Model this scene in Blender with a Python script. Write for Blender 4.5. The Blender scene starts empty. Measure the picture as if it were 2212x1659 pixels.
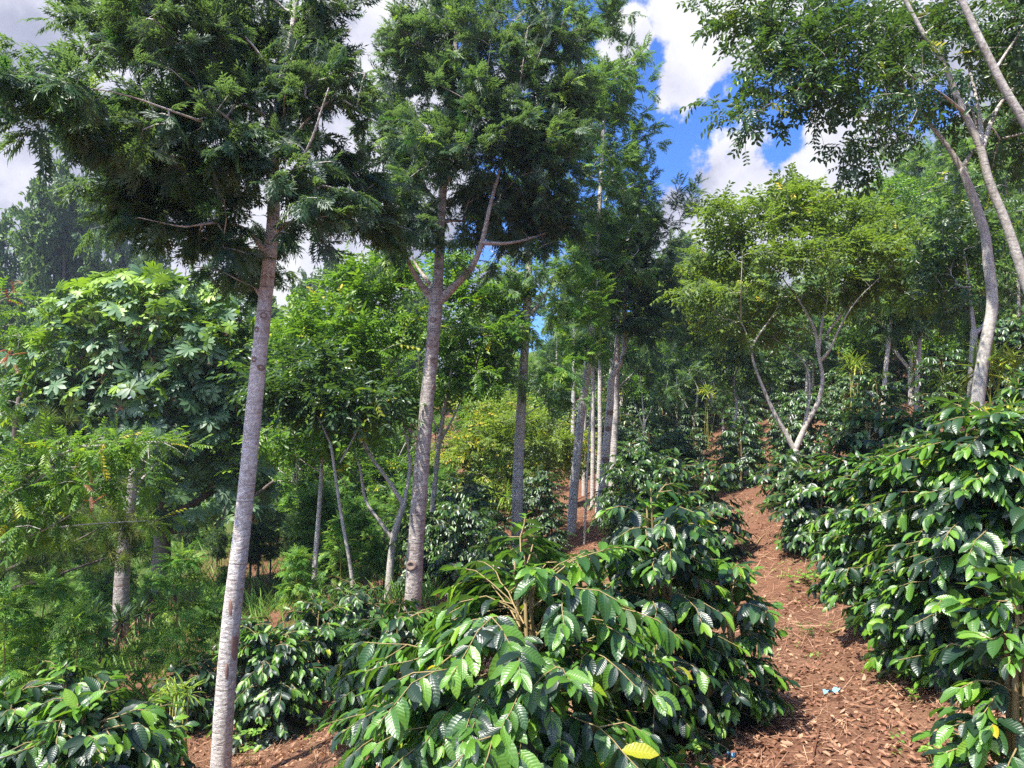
import bpy, math
import numpy as np

# ------------------------------------------------------------------ camera, sky, sun, exposure
SC = bpy.context.scene
COL = SC.collection
F = 1590.0                       # focal length in the 2212 px wide frame
PITCH = math.radians(3.0)
cam_d = bpy.data.cameras.new("camera")
cam_d.sensor_width = 36.0
cam_d.lens = 36.0 * F / 2212.0
cam_d.clip_end = 3000.0
cam_d.clip_start = 0.05
cam = bpy.data.objects.new("camera", cam_d)
cam.location = (0, 0, 0)
cam.rotation_euler = (math.radians(90) + PITCH, 0, 0)
COL.objects.link(cam)
SC.camera = cam

def ray(px, py):
    cx, cy = (px - 1106.0) / F, (829.5 - py) / F
    return np.array([cx, math.cos(PITCH) - math.sin(PITCH) * cy, math.sin(PITCH) + math.cos(PITCH) * cy])

def PT(px, py, d):
    r = ray(px, py)
    return r * (d / r[1])

SUN_DIR = np.array([-0.36, -0.30, 0.89]); SUN_DIR /= np.linalg.norm(SUN_DIR)
sun_d = bpy.data.lights.new("sun", 'SUN')
sun_d.energy = 4.4
sun_d.angle = math.radians(0.6)
sun_d.color = (1.0, 0.95, 0.86)
sun = bpy.data.objects.new("sun", sun_d)
from mathutils import Vector
sun.rotation_euler = Vector(SUN_DIR.tolist()).to_track_quat('Z', 'Y').to_euler()
sun.location = (0, 0, 30)
COL.objects.link(sun)

world = bpy.data.worlds.new("World")
SC.world = world
world.use_nodes = True
SC.view_settings.view_transform = 'Standard'
SC.view_settings.look = 'None'
SC.view_settings.gamma = 1.0
SC.view_settings.exposure = 1.35
SC.cycles.max_bounces = 6
SC.cycles.diffuse_bounces = 4
SC.cycles.glossy_bounces = 2
SC.cycles.transmission_bounces = 4
SC.cycles.transparent_max_bounces = 4
SC.cycles.use_denoising = False
SC.cycles.use_adaptive_sampling = False
SC.cycles.volume_bounces = 0
SC.cycles.caustics_reflective = False
SC.cycles.caustics_refractive = False
SC.cycles.sample_clamp_indirect = 3.0

class NT:
    def __init__(s, tree):
        s.t = tree
    def n(s, typ, **kw):
        o = s.t.nodes.new(typ)
        for k, v in kw.items():
            if k == 'inp':
                for kk, vv in v.items():
                    if isinstance(vv, tuple) and len(vv) == 2 and hasattr(vv[0], 'outputs'):
                        s.t.links.new(vv[0].outputs[vv[1]], o.inputs[kk])
                    elif hasattr(vv, 'outputs'):
                        s.t.links.new(vv.outputs[0], o.inputs[kk])
                    else:
                        o.inputs[kk].default_value = vv
            else:
                setattr(o, k, v)
        return o
    def m(s, op, a, b=None, c=None, clamp=False):
        d = {0: a}
        if b is not None: d[1] = b
        if c is not None: d[2] = c
        return s.n('ShaderNodeMath', operation=op, use_clamp=clamp, inp=d)
    def mix(s, f, a, b, blend='MIX'):
        return s.n('ShaderNodeMix', data_type='RGBA', blend_type=blend, inp={0: f, 6: a, 7: b})
    def ramp(s, f, stops):
        o = s.n('ShaderNodeValToRGB', inp={0: f})
        e = o.color_ramp.elements
        while len(e) < len(stops): e.new(0.5)
        for i, (p, c) in enumerate(stops):
            e[i].position = p
            e[i].color = tuple(c) + (1,) if len(c) == 3 else c
        return o
def OUT(node, i): return (node, i)

def build_world():
    w = NT(world.node_tree)
    world.node_tree.nodes.clear()
    sky = w.n('ShaderNodeTexSky', sky_type='NISHITA', sun_disc=False)
    sky.sun_elevation = math.asin(SUN_DIR[2])
    sky.sun_rotation = math.atan2(SUN_DIR[0], SUN_DIR[1])
    sky.altitude = 1500
    sky.air_density = 1.0; sky.dust_density = 0.3; sky.ozone_density = 2.5
    tc = w.n('ShaderNodeTexCoord')
    g = OUT(tc, 'Generated')
    n1 = w.n('ShaderNodeTexNoise', inp={'Vector': g, 'Scale': 10.0, 'Detail': 10.0, 'Roughness': 0.60})
    n2 = w.n('ShaderNodeTexNoise', inp={'Vector': g, 'Scale': 2.6, 'Detail': 5.0, 'Roughness': 0.5})
    n3 = w.n('ShaderNodeTexNoise', inp={'Vector': g, 'Scale': 14.0, 'Detail': 6.0, 'Roughness': 0.6})
    blobs = [(1545, 10, 125), (1620, 80, 110), (1475, 175, 62), (1510, 110, 80),
             (1590, 395, 105), (1500, 510, 120), (1700, 450, 110), (1840, 335, 95), (1930, 420, 130), (1700, 620, 220),
             (1800, 250, 40), (2120, 60, 190), (2250, 380, 260), (1350, 90, 60), (1375, 560, 90),
             (-150, 250, 1010), (350, 750, 640)]
    val = None
    for px, py, r in blobs:
        d = ray(px, py); d = d / np.linalg.norm(d)
        dist = w.n('ShaderNodeVectorMath', operation='DISTANCE', inp={0: g, 1: tuple(d)})
        f = w.m('MULTIPLY_ADD', OUT(dist, 'Value'), -1.0 / (r / F), 1.0)
        if r > 500: f = w.m('MULTIPLY', f, 2.5)
        val = f if val is None else w.m('MAXIMUM', val, f)
    val = w.m('MAXIMUM', val, -0.55)
    # broken cloud elsewhere in the sky
    up = w.m('MULTIPLY_ADD', OUT(n2, 'Fac'), 3.0, -1.75)
    sep = w.n('ShaderNodeSeparateXYZ', inp={0: g})
    back = w.m('MULTIPLY_ADD', OUT(sep, 'Y'), -3.0, 0.3, clamp=True)
    upm = w.m('MULTIPLY', w.m('ADD', up, 0.6), back)
    val = w.m('MAXIMUM', val, w.m('ADD', upm, -0.55))
    v2 = w.m('ADD', val, w.m('ADD', w.m('MULTIPLY_ADD', OUT(n1, 'Fac'), 2.6, -1.30), w.m('MULTIPLY_ADD', OUT(n3, 'Fac'), 0.9, -0.45)))
    mask = w.n('ShaderNodeMapRange', interpolation_type='SMOOTHSTEP', inp={0: v2, 1: -0.05, 2: 0.22, 3: 0.0, 4: 1.0})
    # cloud body: white billows with lavender-grey bases
    left = w.n('ShaderNodeMapRange', inp={0: OUT(sep, 'X'), 1: -0.25, 2: 0.15, 3: 1.0, 4: 0.0})
    hi = w.n('ShaderNodeMapRange', inp={0: OUT(sep, 'Z'), 1: 0.20, 2: 0.62, 3: 0.0, 4: 0.42})
    sh = w.m('ADD', w.m('MULTIPLY_ADD', OUT(n2, 'Fac'), 2.4, -0.72), w.m('MULTIPLY_ADD', OUT(n1, 'Fac'), 1.6, -0.8))
    sh = w.m('ADD', sh, hi)
    shl = w.m('MULTIPLY_ADD', left, -0.02, sh)
    shr = w.m('MULTIPLY_ADD', w.m('SUBTRACT', 1.0, left), 0.12, shl)
    body = w.ramp(shr, [(0.0, (0.34, 0.37, 0.50)), (0.45, (0.50, 0.52, 0.66)), (0.72, (0.80, 0.80, 0.92)), (1.0, (0.98, 0.98, 1.0))])
    skyc = w.mix(1.0, sky, (0.036, 0.067, 0.118, 1), 'MULTIPLY')
    # unseen cloud round the sun given extra glow as added fill light
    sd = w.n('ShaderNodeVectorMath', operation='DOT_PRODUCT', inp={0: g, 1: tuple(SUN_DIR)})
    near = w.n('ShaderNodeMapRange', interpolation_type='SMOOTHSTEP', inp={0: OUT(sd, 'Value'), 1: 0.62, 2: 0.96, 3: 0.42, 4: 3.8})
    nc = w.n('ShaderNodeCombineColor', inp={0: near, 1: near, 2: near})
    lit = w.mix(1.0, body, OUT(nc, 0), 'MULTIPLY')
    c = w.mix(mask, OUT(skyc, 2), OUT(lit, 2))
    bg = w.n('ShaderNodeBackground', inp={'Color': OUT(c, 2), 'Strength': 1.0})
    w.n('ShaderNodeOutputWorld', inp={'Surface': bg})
build_world()

# ------------------------------------------------------------------ materials
def newmat(name):
    m = bpy.data.materials.new(name); m.use_nodes = True
    m.node_tree.nodes.clear()
    return m, NT(m.node_tree)

def leafmat(name, stops, back=(0.10, 0.14, 0.07), rough=0.42, spec=0.5, trans=0.32, tcol=(1.5, 1.6, 0.5), veins=0, backmix=0.6, tscale=2.4):
    m, w = newmat(name)
    at = w.n('ShaderNodeAttribute', attribute_name='leaf')
    sep = w.n('ShaderNodeSeparateXYZ', inp={0: OUT(at, 'Vector')})
    base = w.ramp(OUT(sep, 'Z'), stops)
    geo = w.n('ShaderNodeNewGeometry')
    col = base
    bump = None
    if veins:
        ax = w.m('ABSOLUTE', OUT(sep, 'X'))
        ph = w.m('MULTIPLY_ADD', ax, -0.13, OUT(sep, 'Y'))
        s = w.m('SINE', w.m('MULTIPLY', ph, 62.0))
        s1 = w.m('MULTIPLY', w.m('POWER', w.m('MULTIPLY_ADD', s, 0.5, 0.5), 5.0), w.m('SUBTRACT', 1.0, w.m('MULTIPLY', ax, 0.8)))
        mid = w.n('ShaderNodeMapRange', inp={0: ax, 1: 0.0, 2: 0.09, 3: 1.0, 4: 0.0})
        v = w.m('MAXIMUM', w.m('MULTIPLY', s1, 0.45), mid)
        lighter = w.mix(1.0, col, (1.9, 1.8, 1.5, 1), 'MULTIPLY')
        col = w.mix(w.m('MULTIPLY', v, 0.28), col, OUT(lighter, 2))
        col = (col, 2)
        hgt = w.m('MULTIPLY_ADD', s, 0.5, w.m('MULTIPLY', mid, -1.2))
        bump = w.n('ShaderNodeBump', inp={'Strength': 0.24, 'Distance': 0.003, 'Height': hgt})
    else:
        col = (base, 0)
    cb = w.mix(w.m('MULTIPLY', OUT(geo, 'Backfacing'), backmix), col, tuple(back) + (1,))
    p = w.n('ShaderNodeBsdfPrincipled', inp={'Base Color': OUT(cb, 2), 'Roughness': w.m('MULTIPLY_ADD', OUT(geo, 'Backfacing'), 0.25, rough), 'Specular IOR Level': spec})
    tcm = w.mix(1.0, OUT(cb, 2), tuple(tscale * x / 1.6 for x in tcol) + (1,), 'MULTIPLY')
    t = w.n('ShaderNodeBsdfTranslucent', inp={'Color': OUT(tcm, 2)})
    if bump is not None:
        w.t.links.new(bump.outputs[0], p.inputs['Normal'])
    mx = w.n('ShaderNodeMixShader', inp={0: trans, 1: p, 2: t})
    w.n('ShaderNodeOutputMaterial', inp={'Surface': mx})
    return m

def barkmat(name, c1, c2, c3, zs=14.0, rough=0.85, bump=0.6, patch=2.2, ring=0.5):
    m, w = newmat(name)
    tc = w.n('ShaderNodeTexCoord')
    mp = w.n('ShaderNodeMapping', inp={'Vector': OUT(tc, 'Object'), 'Scale': (6.0, 6.0, zs * 2.0)})
    n1 = w.n('ShaderNodeTexNoise', inp={'Vector': mp, 'Scale': 1.6, 'Detail': 6.0, 'Roughness': 0.65, 'Distortion': 0.8})
    n2 = w.n('ShaderNodeTexNoise', inp={'Vector': OUT(tc, 'Object'), 'Scale': patch, 'Detail': 5.0, 'Roughness': 0.6})
    mpv = w.n('ShaderNodeMapping', inp={'Vector': OUT(tc, 'Object'), 'Scale': (30.0, 30.0, 7.0)})
    n4 = w.n('ShaderNodeTexNoise', inp={'Vector': mpv, 'Scale': 2.0, 'Detail': 4.0})
    n3 = w.n('ShaderNodeTexNoise', inp={'Vector': OUT(tc, 'Object'), 'Scale': 40.0, 'Detail': 3.0})
    f1 = w.n('ShaderNodeMapRange', inp={0: OUT(n1, 'Fac'), 1: 0.42, 2: 0.64, 3: 0.0, 4: 1.0})
    a = w.mix(w.m('MULTIPLY', f1, ring), tuple(c1) + (1,), tuple(c2) + (1,))
    f2 = w.n('ShaderNodeMapRange', inp={0: w.m('MULTIPLY_ADD', OUT(n4, 'Fac'), 0.35, w.m('MULTIPLY', OUT(n2, 'Fac'), 0.8)), 1: 0.60, 2: 0.74, 3: 0.0, 4: 0.8})
    b = w.mix(f2, OUT(a, 2), tuple(c3) + (1,))
    nl = w.n('ShaderNodeTexNoise', inp={'Vector': OUT(tc, 'Object'), 'Scale': 9.0, 'Detail': 6.0, 'Roughness': 0.7, 'Distortion': 1.2})
    fl = w.n('ShaderNodeMapRange', inp={0: OUT(nl, 'Fac'), 1: 0.54, 2: 0.62, 3: 0.0, 4: 0.55})
    b = w.mix(fl, OUT(b, 2), tuple(min(.62, x * 1.45 + .03) for x in c1) + (1,))
    mr = w.n('ShaderNodeMapping', inp={'Vector': OUT(tc, 'Object'), 'Scale': (2.0, 2.0, 34.0)})
    nr = w.n('ShaderNodeTexNoise', inp={'Vector': mr, 'Scale': 1.0, 'Detail': 3.0, 'Distortion': 0.6})
    fr = w.n('ShaderNodeMapRange', inp={0: OUT(nr, 'Fac'), 1: 0.60, 2: 0.68, 3: 0.0, 4: 0.6})
    b = w.mix(w.m('MULTIPLY', fr, ring), OUT(b, 2), tuple(x * .6 for x in c2) + (1,))
    fine = w.n('ShaderNodeMapRange', inp={0: OUT(n3, 'Fac'), 1: 0.3, 2: 0.7, 3: 0.72, 4: 1.24})
    fc = w.n('ShaderNodeCombineColor', inp={0: fine, 1: fine, 2: fine})
    b2 = w.mix(1.0, OUT(b, 2), OUT(fc, 0), 'MULTIPLY')
    h = w.m('ADD', w.m('ADD', w.m('MULTIPLY', OUT(n1, 'Fac'), 1.0), w.m('MULTIPLY', fr, -0.6)), w.m('MULTIPLY', OUT(n3, 'Fac'), 0.3))
    bp = w.n('ShaderNodeBump', inp={'Strength': bump, 'Distance': 0.02, 'Height': h})
    p = w.n('ShaderNodeBsdfPrincipled', inp={'Base Color': OUT(b2, 2), 'Roughness': rough, 'Specular IOR Level': 0.2, 'Normal': bp})
    w.n('ShaderNodeOutputMaterial', inp={'Surface': p})
    return m

def plainmat(name, c, rough=0.8, var=0.3, scale=6.0):
    m, w = newmat(name)
    tc = w.n('ShaderNodeTexCoord')
    n = w.n('ShaderNodeTexNoise', inp={'Vector': OUT(tc, 'Object'), 'Scale': scale, 'Detail': 5.0})
    a = w.mix(OUT(n, 'Fac'), tuple(x * (1 - var) for x in c) + (1,), tuple(min(1, x * (1 + var)) for x in c) + (1,))
    p = w.n('ShaderNodeBsdfPrincipled', inp={'Base Color': OUT(a, 2), 'Roughness': rough, 'Specular IOR Level': 0.3})
    w.n('ShaderNodeOutputMaterial', inp={'Surface': p})
    return m

def groundmat():
    m, w = newmat('red_soil_with_litter')
    tc = w.n('ShaderNodeTexCoord'); g = OUT(tc, 'Object')
    n1 = w.n('ShaderNodeTexNoise', inp={'Vector': g, 'Scale': 0.55, 'Detail': 6.0, 'Roughness': 0.6})
    n2 = w.n('ShaderNodeTexNoise', inp={'Vector': g, 'Scale': 7.0, 'Detail': 8.0, 'Roughness': 0.7})
    n3 = w.n('ShaderNodeTexVoronoi', inp={'Vector': g, 'Scale': 38.0, 'Randomness': 1.0})
    n4 = w.n('ShaderNodeTexNoise', inp={'Vector': g, 'Scale': 60.0, 'Detail': 4.0, 'Roughness': 0.7})
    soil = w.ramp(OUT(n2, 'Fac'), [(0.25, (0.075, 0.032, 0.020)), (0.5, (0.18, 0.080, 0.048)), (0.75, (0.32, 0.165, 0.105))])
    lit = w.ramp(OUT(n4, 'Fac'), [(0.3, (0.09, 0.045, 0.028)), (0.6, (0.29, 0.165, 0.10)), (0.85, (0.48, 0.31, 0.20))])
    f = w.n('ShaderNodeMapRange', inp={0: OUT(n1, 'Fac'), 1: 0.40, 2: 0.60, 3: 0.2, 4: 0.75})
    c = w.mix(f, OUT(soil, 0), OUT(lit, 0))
    # grass and moss low down the valley, on its own patches
    at = w.n('ShaderNodeAttribute', attribute_name='green')
    gn = w.n('ShaderNodeMapRange', inp={0: w.m('ADD', OUT(at, 'Fac'), w.m('MULTIPLY_ADD', OUT(n2, 'Fac'), 1.2, -0.6)), 1: 0.35, 2: 0.65, 3: 0.0, 4: 0.9})
    gr = w.ramp(OUT(n4, 'Fac'), [(0.3, (0.03, 0.06, 0.015)), (0.7, (0.12, 0.20, 0.04))])
    c = w.mix(gn, OUT(c, 2), OUT(gr, 0))
    h = w.m('ADD', w.m('MULTIPLY', OUT(n2, 'Fac'), 1.0), w.m('ADD', w.m('MULTIPLY', OUT(n4, 'Fac'), 0.4), w.m('MULTIPLY', OUT(n3, 'Distance'), 0.4)))
    bp = w.n('ShaderNodeBump', inp={'Strength': 1.0, 'Distance': 0.05, 'Height': h})
    p = w.n('ShaderNodeBsdfPrincipled', inp={'Base Color': OUT(c, 2), 'Roughness': 0.95, 'Specular IOR Level': 0.1, 'Normal': bp})
    w.n('ShaderNodeOutputMaterial', inp={'Surface': p})
    return m

M = {}
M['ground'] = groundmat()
M['coffee_near'] = leafmat('coffee_leaf_near', [(0.0, (0.011, 0.026, 0.018)), (0.4, (0.018, 0.050, 0.023)), (0.62, (0.034, 0.10, 0.024)), (0.82, (0.12, 0.27, 0.025)), (0.94, (0.22, 0.36, 0.02)), (0.99, (0.42, 0.34, 0.02))],
                          back=(0.08, 0.14, 0.05), rough=0.37, spec=0.75, trans=0.30, veins=1)
M['coffee'] = leafmat('coffee_leaf', [(0.0, (0.013, 0.030, 0.019)), (0.5, (0.023, 0.058, 0.027)), (0.85, (0.090, 0.20, 0.03)), (1.0, (0.22, 0.30, 0.03))],
                      back=(0.07, 0.12, 0.06), rough=0.38, spec=0.75, trans=0.28)
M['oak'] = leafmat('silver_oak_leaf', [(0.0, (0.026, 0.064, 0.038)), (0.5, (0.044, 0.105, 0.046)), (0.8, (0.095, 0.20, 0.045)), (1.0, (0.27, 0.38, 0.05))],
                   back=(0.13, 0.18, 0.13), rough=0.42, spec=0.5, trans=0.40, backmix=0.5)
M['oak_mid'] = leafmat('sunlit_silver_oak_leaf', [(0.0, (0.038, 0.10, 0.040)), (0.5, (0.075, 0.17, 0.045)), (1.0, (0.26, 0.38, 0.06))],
                       back=(0.13, 0.19, 0.12), rough=0.45, spec=0.45, trans=0.38, backmix=0.5)  # paler copy of the oak leaf, sunlight put into the colour
M['oak_light'] = leafmat('young_silver_oak_leaf', [(0.0, (0.05, 0.14, 0.03)), (0.5, (0.10, 0.24, 0.04)), (1.0, (0.30, 0.42, 0.07))],
                         back=(0.13, 0.20, 0.10), rough=0.45, spec=0.4, trans=0.35, backmix=0.4)
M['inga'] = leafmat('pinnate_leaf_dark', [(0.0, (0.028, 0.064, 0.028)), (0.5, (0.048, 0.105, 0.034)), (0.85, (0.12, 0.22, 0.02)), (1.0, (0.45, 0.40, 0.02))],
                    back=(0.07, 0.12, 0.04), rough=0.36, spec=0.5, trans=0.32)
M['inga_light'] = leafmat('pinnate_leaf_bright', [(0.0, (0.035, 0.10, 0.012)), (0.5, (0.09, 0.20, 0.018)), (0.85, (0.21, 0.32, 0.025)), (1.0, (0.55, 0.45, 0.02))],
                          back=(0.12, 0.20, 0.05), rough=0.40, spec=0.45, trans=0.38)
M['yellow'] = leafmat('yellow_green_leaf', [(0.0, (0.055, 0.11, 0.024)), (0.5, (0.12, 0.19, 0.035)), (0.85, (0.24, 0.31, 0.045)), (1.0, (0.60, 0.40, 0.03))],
                      back=(0.16, 0.22, 0.06), rough=0.45, spec=0.4, trans=0.36)
M['umbrella'] = leafmat('palmate_leaf', [(0.0, (0.055, 0.12, 0.060)), (0.5, (0.11, 0.20, 0.095)), (0.8, (0.17, 0.27, 0.11)), (0.9, (0.19, 0.32, 0.03)), (1.0, (0.24, 0.38, 0.03))],
                        back=(0.13, 0.20, 0.05), rough=0.48, spec=0.55, trans=0.26)
M['far'] = leafmat('far_tree_leaf', [(0.0, (0.055, 0.11, 0.050)), (0.5, (0.10, 0.19, 0.065)), (1.0, (0.19, 0.30, 0.07))], rough=0.5, spec=0.4, trans=0.30)
M['dark'] = leafmat('dark_shrub_leaf', [(0.0, (0.025, 0.065, 0.022)), (0.5, (0.05, 0.11, 0.03)), (1.0, (0.10, 0.20, 0.04))], rough=0.5, spec=0.3, trans=0.25)
M['pine'] = leafmat('pine_needle', [(0.0, (0.03, 0.08, 0.02)), (0.5, (0.08, 0.17, 0.03)), (1.0, (0.30, 0.30, 0.06))], rough=0.5, spec=0.3, trans=0.25)
M['yucca'] = leafmat('yucca_leaf', [(0.0, (0.018, 0.050, 0.018)), (0.6, (0.05, 0.12, 0.03)), (1.0, (0.14, 0.26, 0.04))], rough=0.4, spec=0.5, trans=0.15)
M['dead'] = leafmat('dead_leaf', [(0.0, (0.10, 0.048, 0.030)), (0.5, (0.26, 0.13, 0.08)), (1.0, (0.50, 0.32, 0.20))], back=(0.42, 0.28, 0.19), rough=0.8, spec=0.15, trans=0.1, tcol=(1.6, 1.2, 0.8))
M['straw'] = leafmat('straw', [(0.0, (0.14, 0.065, 0.04)), (0.5, (0.32, 0.175, 0.11)), (1.0, (0.58, 0.40, 0.25))], back=(0.32, 0.19, 0.12), rough=0.8, spec=0.15, trans=0.05, tcol=(1.6, 1.2, 0.8))
M['red'] = leafmat('red_new_leaf', [(0.0, (0.20, 0.06, 0.04)), (1.0, (0.34, 0.20, 0.09))], back=(0.26, 0.12, 0.08), rough=0.4, trans=0.3, tcol=(1.6, 0.8, 0.5))
M['herb'] = leafmat('herb_leaf', [(0.0, (0.06, 0.16, 0.02)), (0.6, (0.16, 0.33, 0.05)), (1.0, (0.30, 0.42, 0.08))], rough=0.5, trans=0.35)
M['strap'] = leafmat('strap_leaf', [(0.0, (0.06, 0.14, 0.02)), (0.6, (0.22, 0.34, 0.04)), (1.0, (0.50, 0.48, 0.05))], rough=0.4, trans=0.32)
M['bark_oak'] = barkmat('grey_silver_oak_bark', (0.58, 0.54, 0.49), (0.34, 0.30, 0.265), (0.27, 0.19, 0.14), zs=9, bump=0.9, ring=0.75)
M['bark_rough'] = barkmat('rough_brown_grey_bark', (0.40, 0.36, 0.325), (0.18, 0.145, 0.12), (0.20, 0.11, 0.085), zs=6, bump=1.0, ring=0.8)
M['bark_pale'] = barkmat('pale_bark', (0.50, 0.46, 0.40), (0.27, 0.23, 0.19), (0.28, 0.15, 0.09), zs=10)
M['bark_inga'] = barkmat('smooth_grey_bark', (0.42, 0.39, 0.34), (0.28, 0.25, 0.21), (0.15, 0.12, 0.09), zs=5, bump=0.35)
M['bark_dark'] = barkmat('dark_bark', (0.14, 0.115, 0.095), (0.085, 0.065, 0.05), (0.20, 0.17, 0.15), zs=4, bump=0.8)
M['twig'] = plainmat('coffee_twig', (0.27, 0.20, 0.09), 0.7, 0.4, 20)
M['gtwig'] = plainmat('green_yellow_twig', (0.30, 0.28, 0.07), 0.6, 0.4, 20)
M['scar'] = plainmat('branch_scar', (0.22, 0.16, 0.13), 0.9, 0.4, 30)
M['wound'] = plainmat('bark_wound', (0.27, 0.165, 0.13), 0.9, 0.4, 30)
M['plastic'] = plainmat('blue_plastic', (0.20, 0.42, 0.62), 0.35, 0.3, 12)

# ------------------------------------------------------------------ mesh accumulation
class Acc:
    def __init__(s):
        s.V = []; s.A = []; s.Q = []; s.T = []; s.n = 0
    def add(s, V, A=None, Q=None, T=None):
        V = np.asarray(V, np.float32).reshape(-1, 3)
        if A is None: A = np.zeros((len(V), 3), np.float32)
        s.V.append(V); s.A.append(np.asarray(A, np.float32).reshape(-1, 3))
        if Q is not None and len(Q): s.Q.append(np.asarray(Q, np.int64).reshape(-1, 4) + s.n)
        if T is not None and len(T): s.T.append(np.asarray(T, np.int64).reshape(-1, 3) + s.n)
        s.n += len(V)
    def inst(s, tmpls, pos, R, sc, tint, rng):
        """copies of leaf templates: pos (N,3), R (N,3,3) columns side/along/normal, sc (N,) or (N,3)"""
        N = len(pos)
        if N == 0: return
        sc = np.asarray(sc, float)
        if sc.ndim == 1: sc = np.repeat(sc[:, None], 3, 1)
        pick = rng.integers(0, len(tmpls), N)
        for k, t in enumerate(tmpls):
            idx = np.where(pick == k)[0]
            if not len(idx): continue
            V, A, Q, T = t
            L = V[None] * sc[idx][:, None, :]
            W = np.einsum('nij,nkj->nki', R[idx], L) + pos[idx][:, None, :]
            AA = np.repeat(A[None], len(idx), 0).copy()
            AA[:, :, 2] = tint[idx][:, None] + AA[:, :, 2]
            off = (np.arange(len(idx)) * len(V))[:, None, None]
            s.add(W, AA, None if Q is None else (Q[None] + off), None if T is None else (T[None] + off))
    def build(s, name, mat, parent=None, origin=(0, 0, 0)):
        me = bpy.data.meshes.new(name)
        V = np.concatenate(s.V) - np.asarray(origin, np.float32)
        A = np.concatenate(s.A)
        Q = np.concatenate(s.Q) if s.Q else np.zeros((0, 4), np.int64)
        T = np.concatenate(s.T) if s.T else np.zeros((0, 3), np.int64)
        me.vertices.add(len(V)); me.vertices.foreach_set('co', V.astype(np.float32).ravel())
        nl = len(Q) * 4 + len(T) * 3
        me.loops.add(nl)
        me.loops.foreach_set('vertex_index', np.concatenate([Q.ravel(), T.ravel()]).astype(np.int32))
        me.polygons.add(len(Q) + len(T))
        st = np.concatenate([np.arange(len(Q)) * 4, len(Q) * 4 + np.arange(len(T)) * 3]).astype(np.int32)
        me.polygons.foreach_set('loop_start', st)
        at = me.attributes.new('leaf', 'FLOAT_VECTOR', 'POINT')
        A = A.copy(); A[:, 2] = np.clip(A[:, 2], 0, 1)
        at.data.foreach_set('vector', A.astype(np.float32).ravel())
        me.update(calc_edges=True)
        me.materials.append(mat)
        o = bpy.data.objects.new(name, me)
        COL.objects.link(o)
        if parent is not None:
            o.parent = parent
        return o

LABELS = {}
def tag(o, label, cat, group=None, kind=None):
    o['label'] = label
    if cat: o['category'] = cat
    if group: o['group'] = group
    if kind: o['kind'] = kind
    return o
def root(name, loc, label, cat, group=None):
    o = bpy.data.objects.new(name, None)
    o.empty_display_size = 0.1
    COL.objects.link(o)
    o.location = tuple(float(v) for v in loc)
    return tag(o, label, cat, group)
def dup(o, loc, rz=0.0, sc=1.0, label=None, group=None):
    r = o.copy(); COL.objects.link(r)
    r.location = tuple(float(v) for v in loc)
    r.rotation_euler = (0, 0, rz)
    r.scale = (sc, sc, sc) if np.isscalar(sc) else tuple(sc)
    if label: r['label'] = label
    if group: r['group'] = group
    for ch in list(o.children):
        c = ch.copy(); COL.objects.link(c); c.parent = r
        for gch in ch.children:
            d = gch.copy(); COL.objects.link(d); d.parent = c
    return r

def nrm(v):
    return v / np.maximum(np.linalg.norm(v, axis=-1, keepdims=True), 1e-9)
def frames(al, nh):
    y = nrm(al); x = nrm(np.cross(y, nh)); z = np.cross(x, y)
    return np.stack([x, y, z], -1)
def rv(rng, n, s=1.0):
    return rng.normal(0, s, (n, 3))

# ------------------------------------------------------------------ leaf templates (length 1 along +Y, normal +Z)
def blade_tmpl(width, rows, cols, droop=0.3, fold=0.25, wave=0.0, shape=1.0, seed=0, peak=0.5, twist=0.0):
    rng = np.random.default_rng(seed)
    ys = np.linspace(0, 1, rows); xs = np.linspace(-1, 1, cols)
    V = []; A = []
    for i, y in enumerate(ys):
        t = y ** (math.log(0.5) / math.log(peak))
        w = width * 0.5 * (math.sin(math.pi * min(max(t, 0), 1)) ** shape)
        w = max(w, 0.004)
        for x in xs:
            wv = wave * math.sin(y * 21 + (2 if x > 0 else 0)) * abs(x) ** 2
            ser = 1 + (0.08 * math.sin(y * 47) if wave > 0 and abs(x) > .9 else 0)
            V.append((x * w * ser, y, fold * abs(x) * w - droop * y * y + wv + twist * x * y * w))
            A.append((x, y, 0))
    Q = []
    for i in range(rows - 1):
        for j in range(cols - 1):
            a = i * cols + j
            Q.append((a, a + 1, a + cols + 1, a + cols))
    return np.array(V), np.array(A, float), np.array(Q), None

def diamond(w, droop=0.15, fold=0.18, peak=0.5):
    V = np.array([(0, 0, 0), (w / 2, peak, fold * w - droop * .25), (0, 1, -droop), (-w / 2, peak, fold * w - droop * .25)])
    A = np.array([(0, 0, 0), (1, .5, 0), (0, 1, 0), (-1, .5, 0)], float)
    return V, A, None, np.array([(0, 1, 2), (0, 2, 3)])

def hexleaf(w, droop=0.15, fold=0.2):
    V = np.array([(0, 0, 0), (w / 2, .33, fold * w - droop * .1), (w / 2 * .8, .70, fold * w * .8 - droop * .5), (0, 1, -droop), (-w / 2 * .8, .70, fold * w * .8 - droop * .5), (-w / 2, .33, fold * w - droop * .1)])
    A = np.array([(0, 0, 0), (1, .33, 0), (1, .7, 0), (0, 1, 0), (-1, .7, 0), (-1, .33, 0)], float)
    return V, A, np.array([(0, 1, 2, 3), (0, 3, 4, 5)]), None

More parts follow.
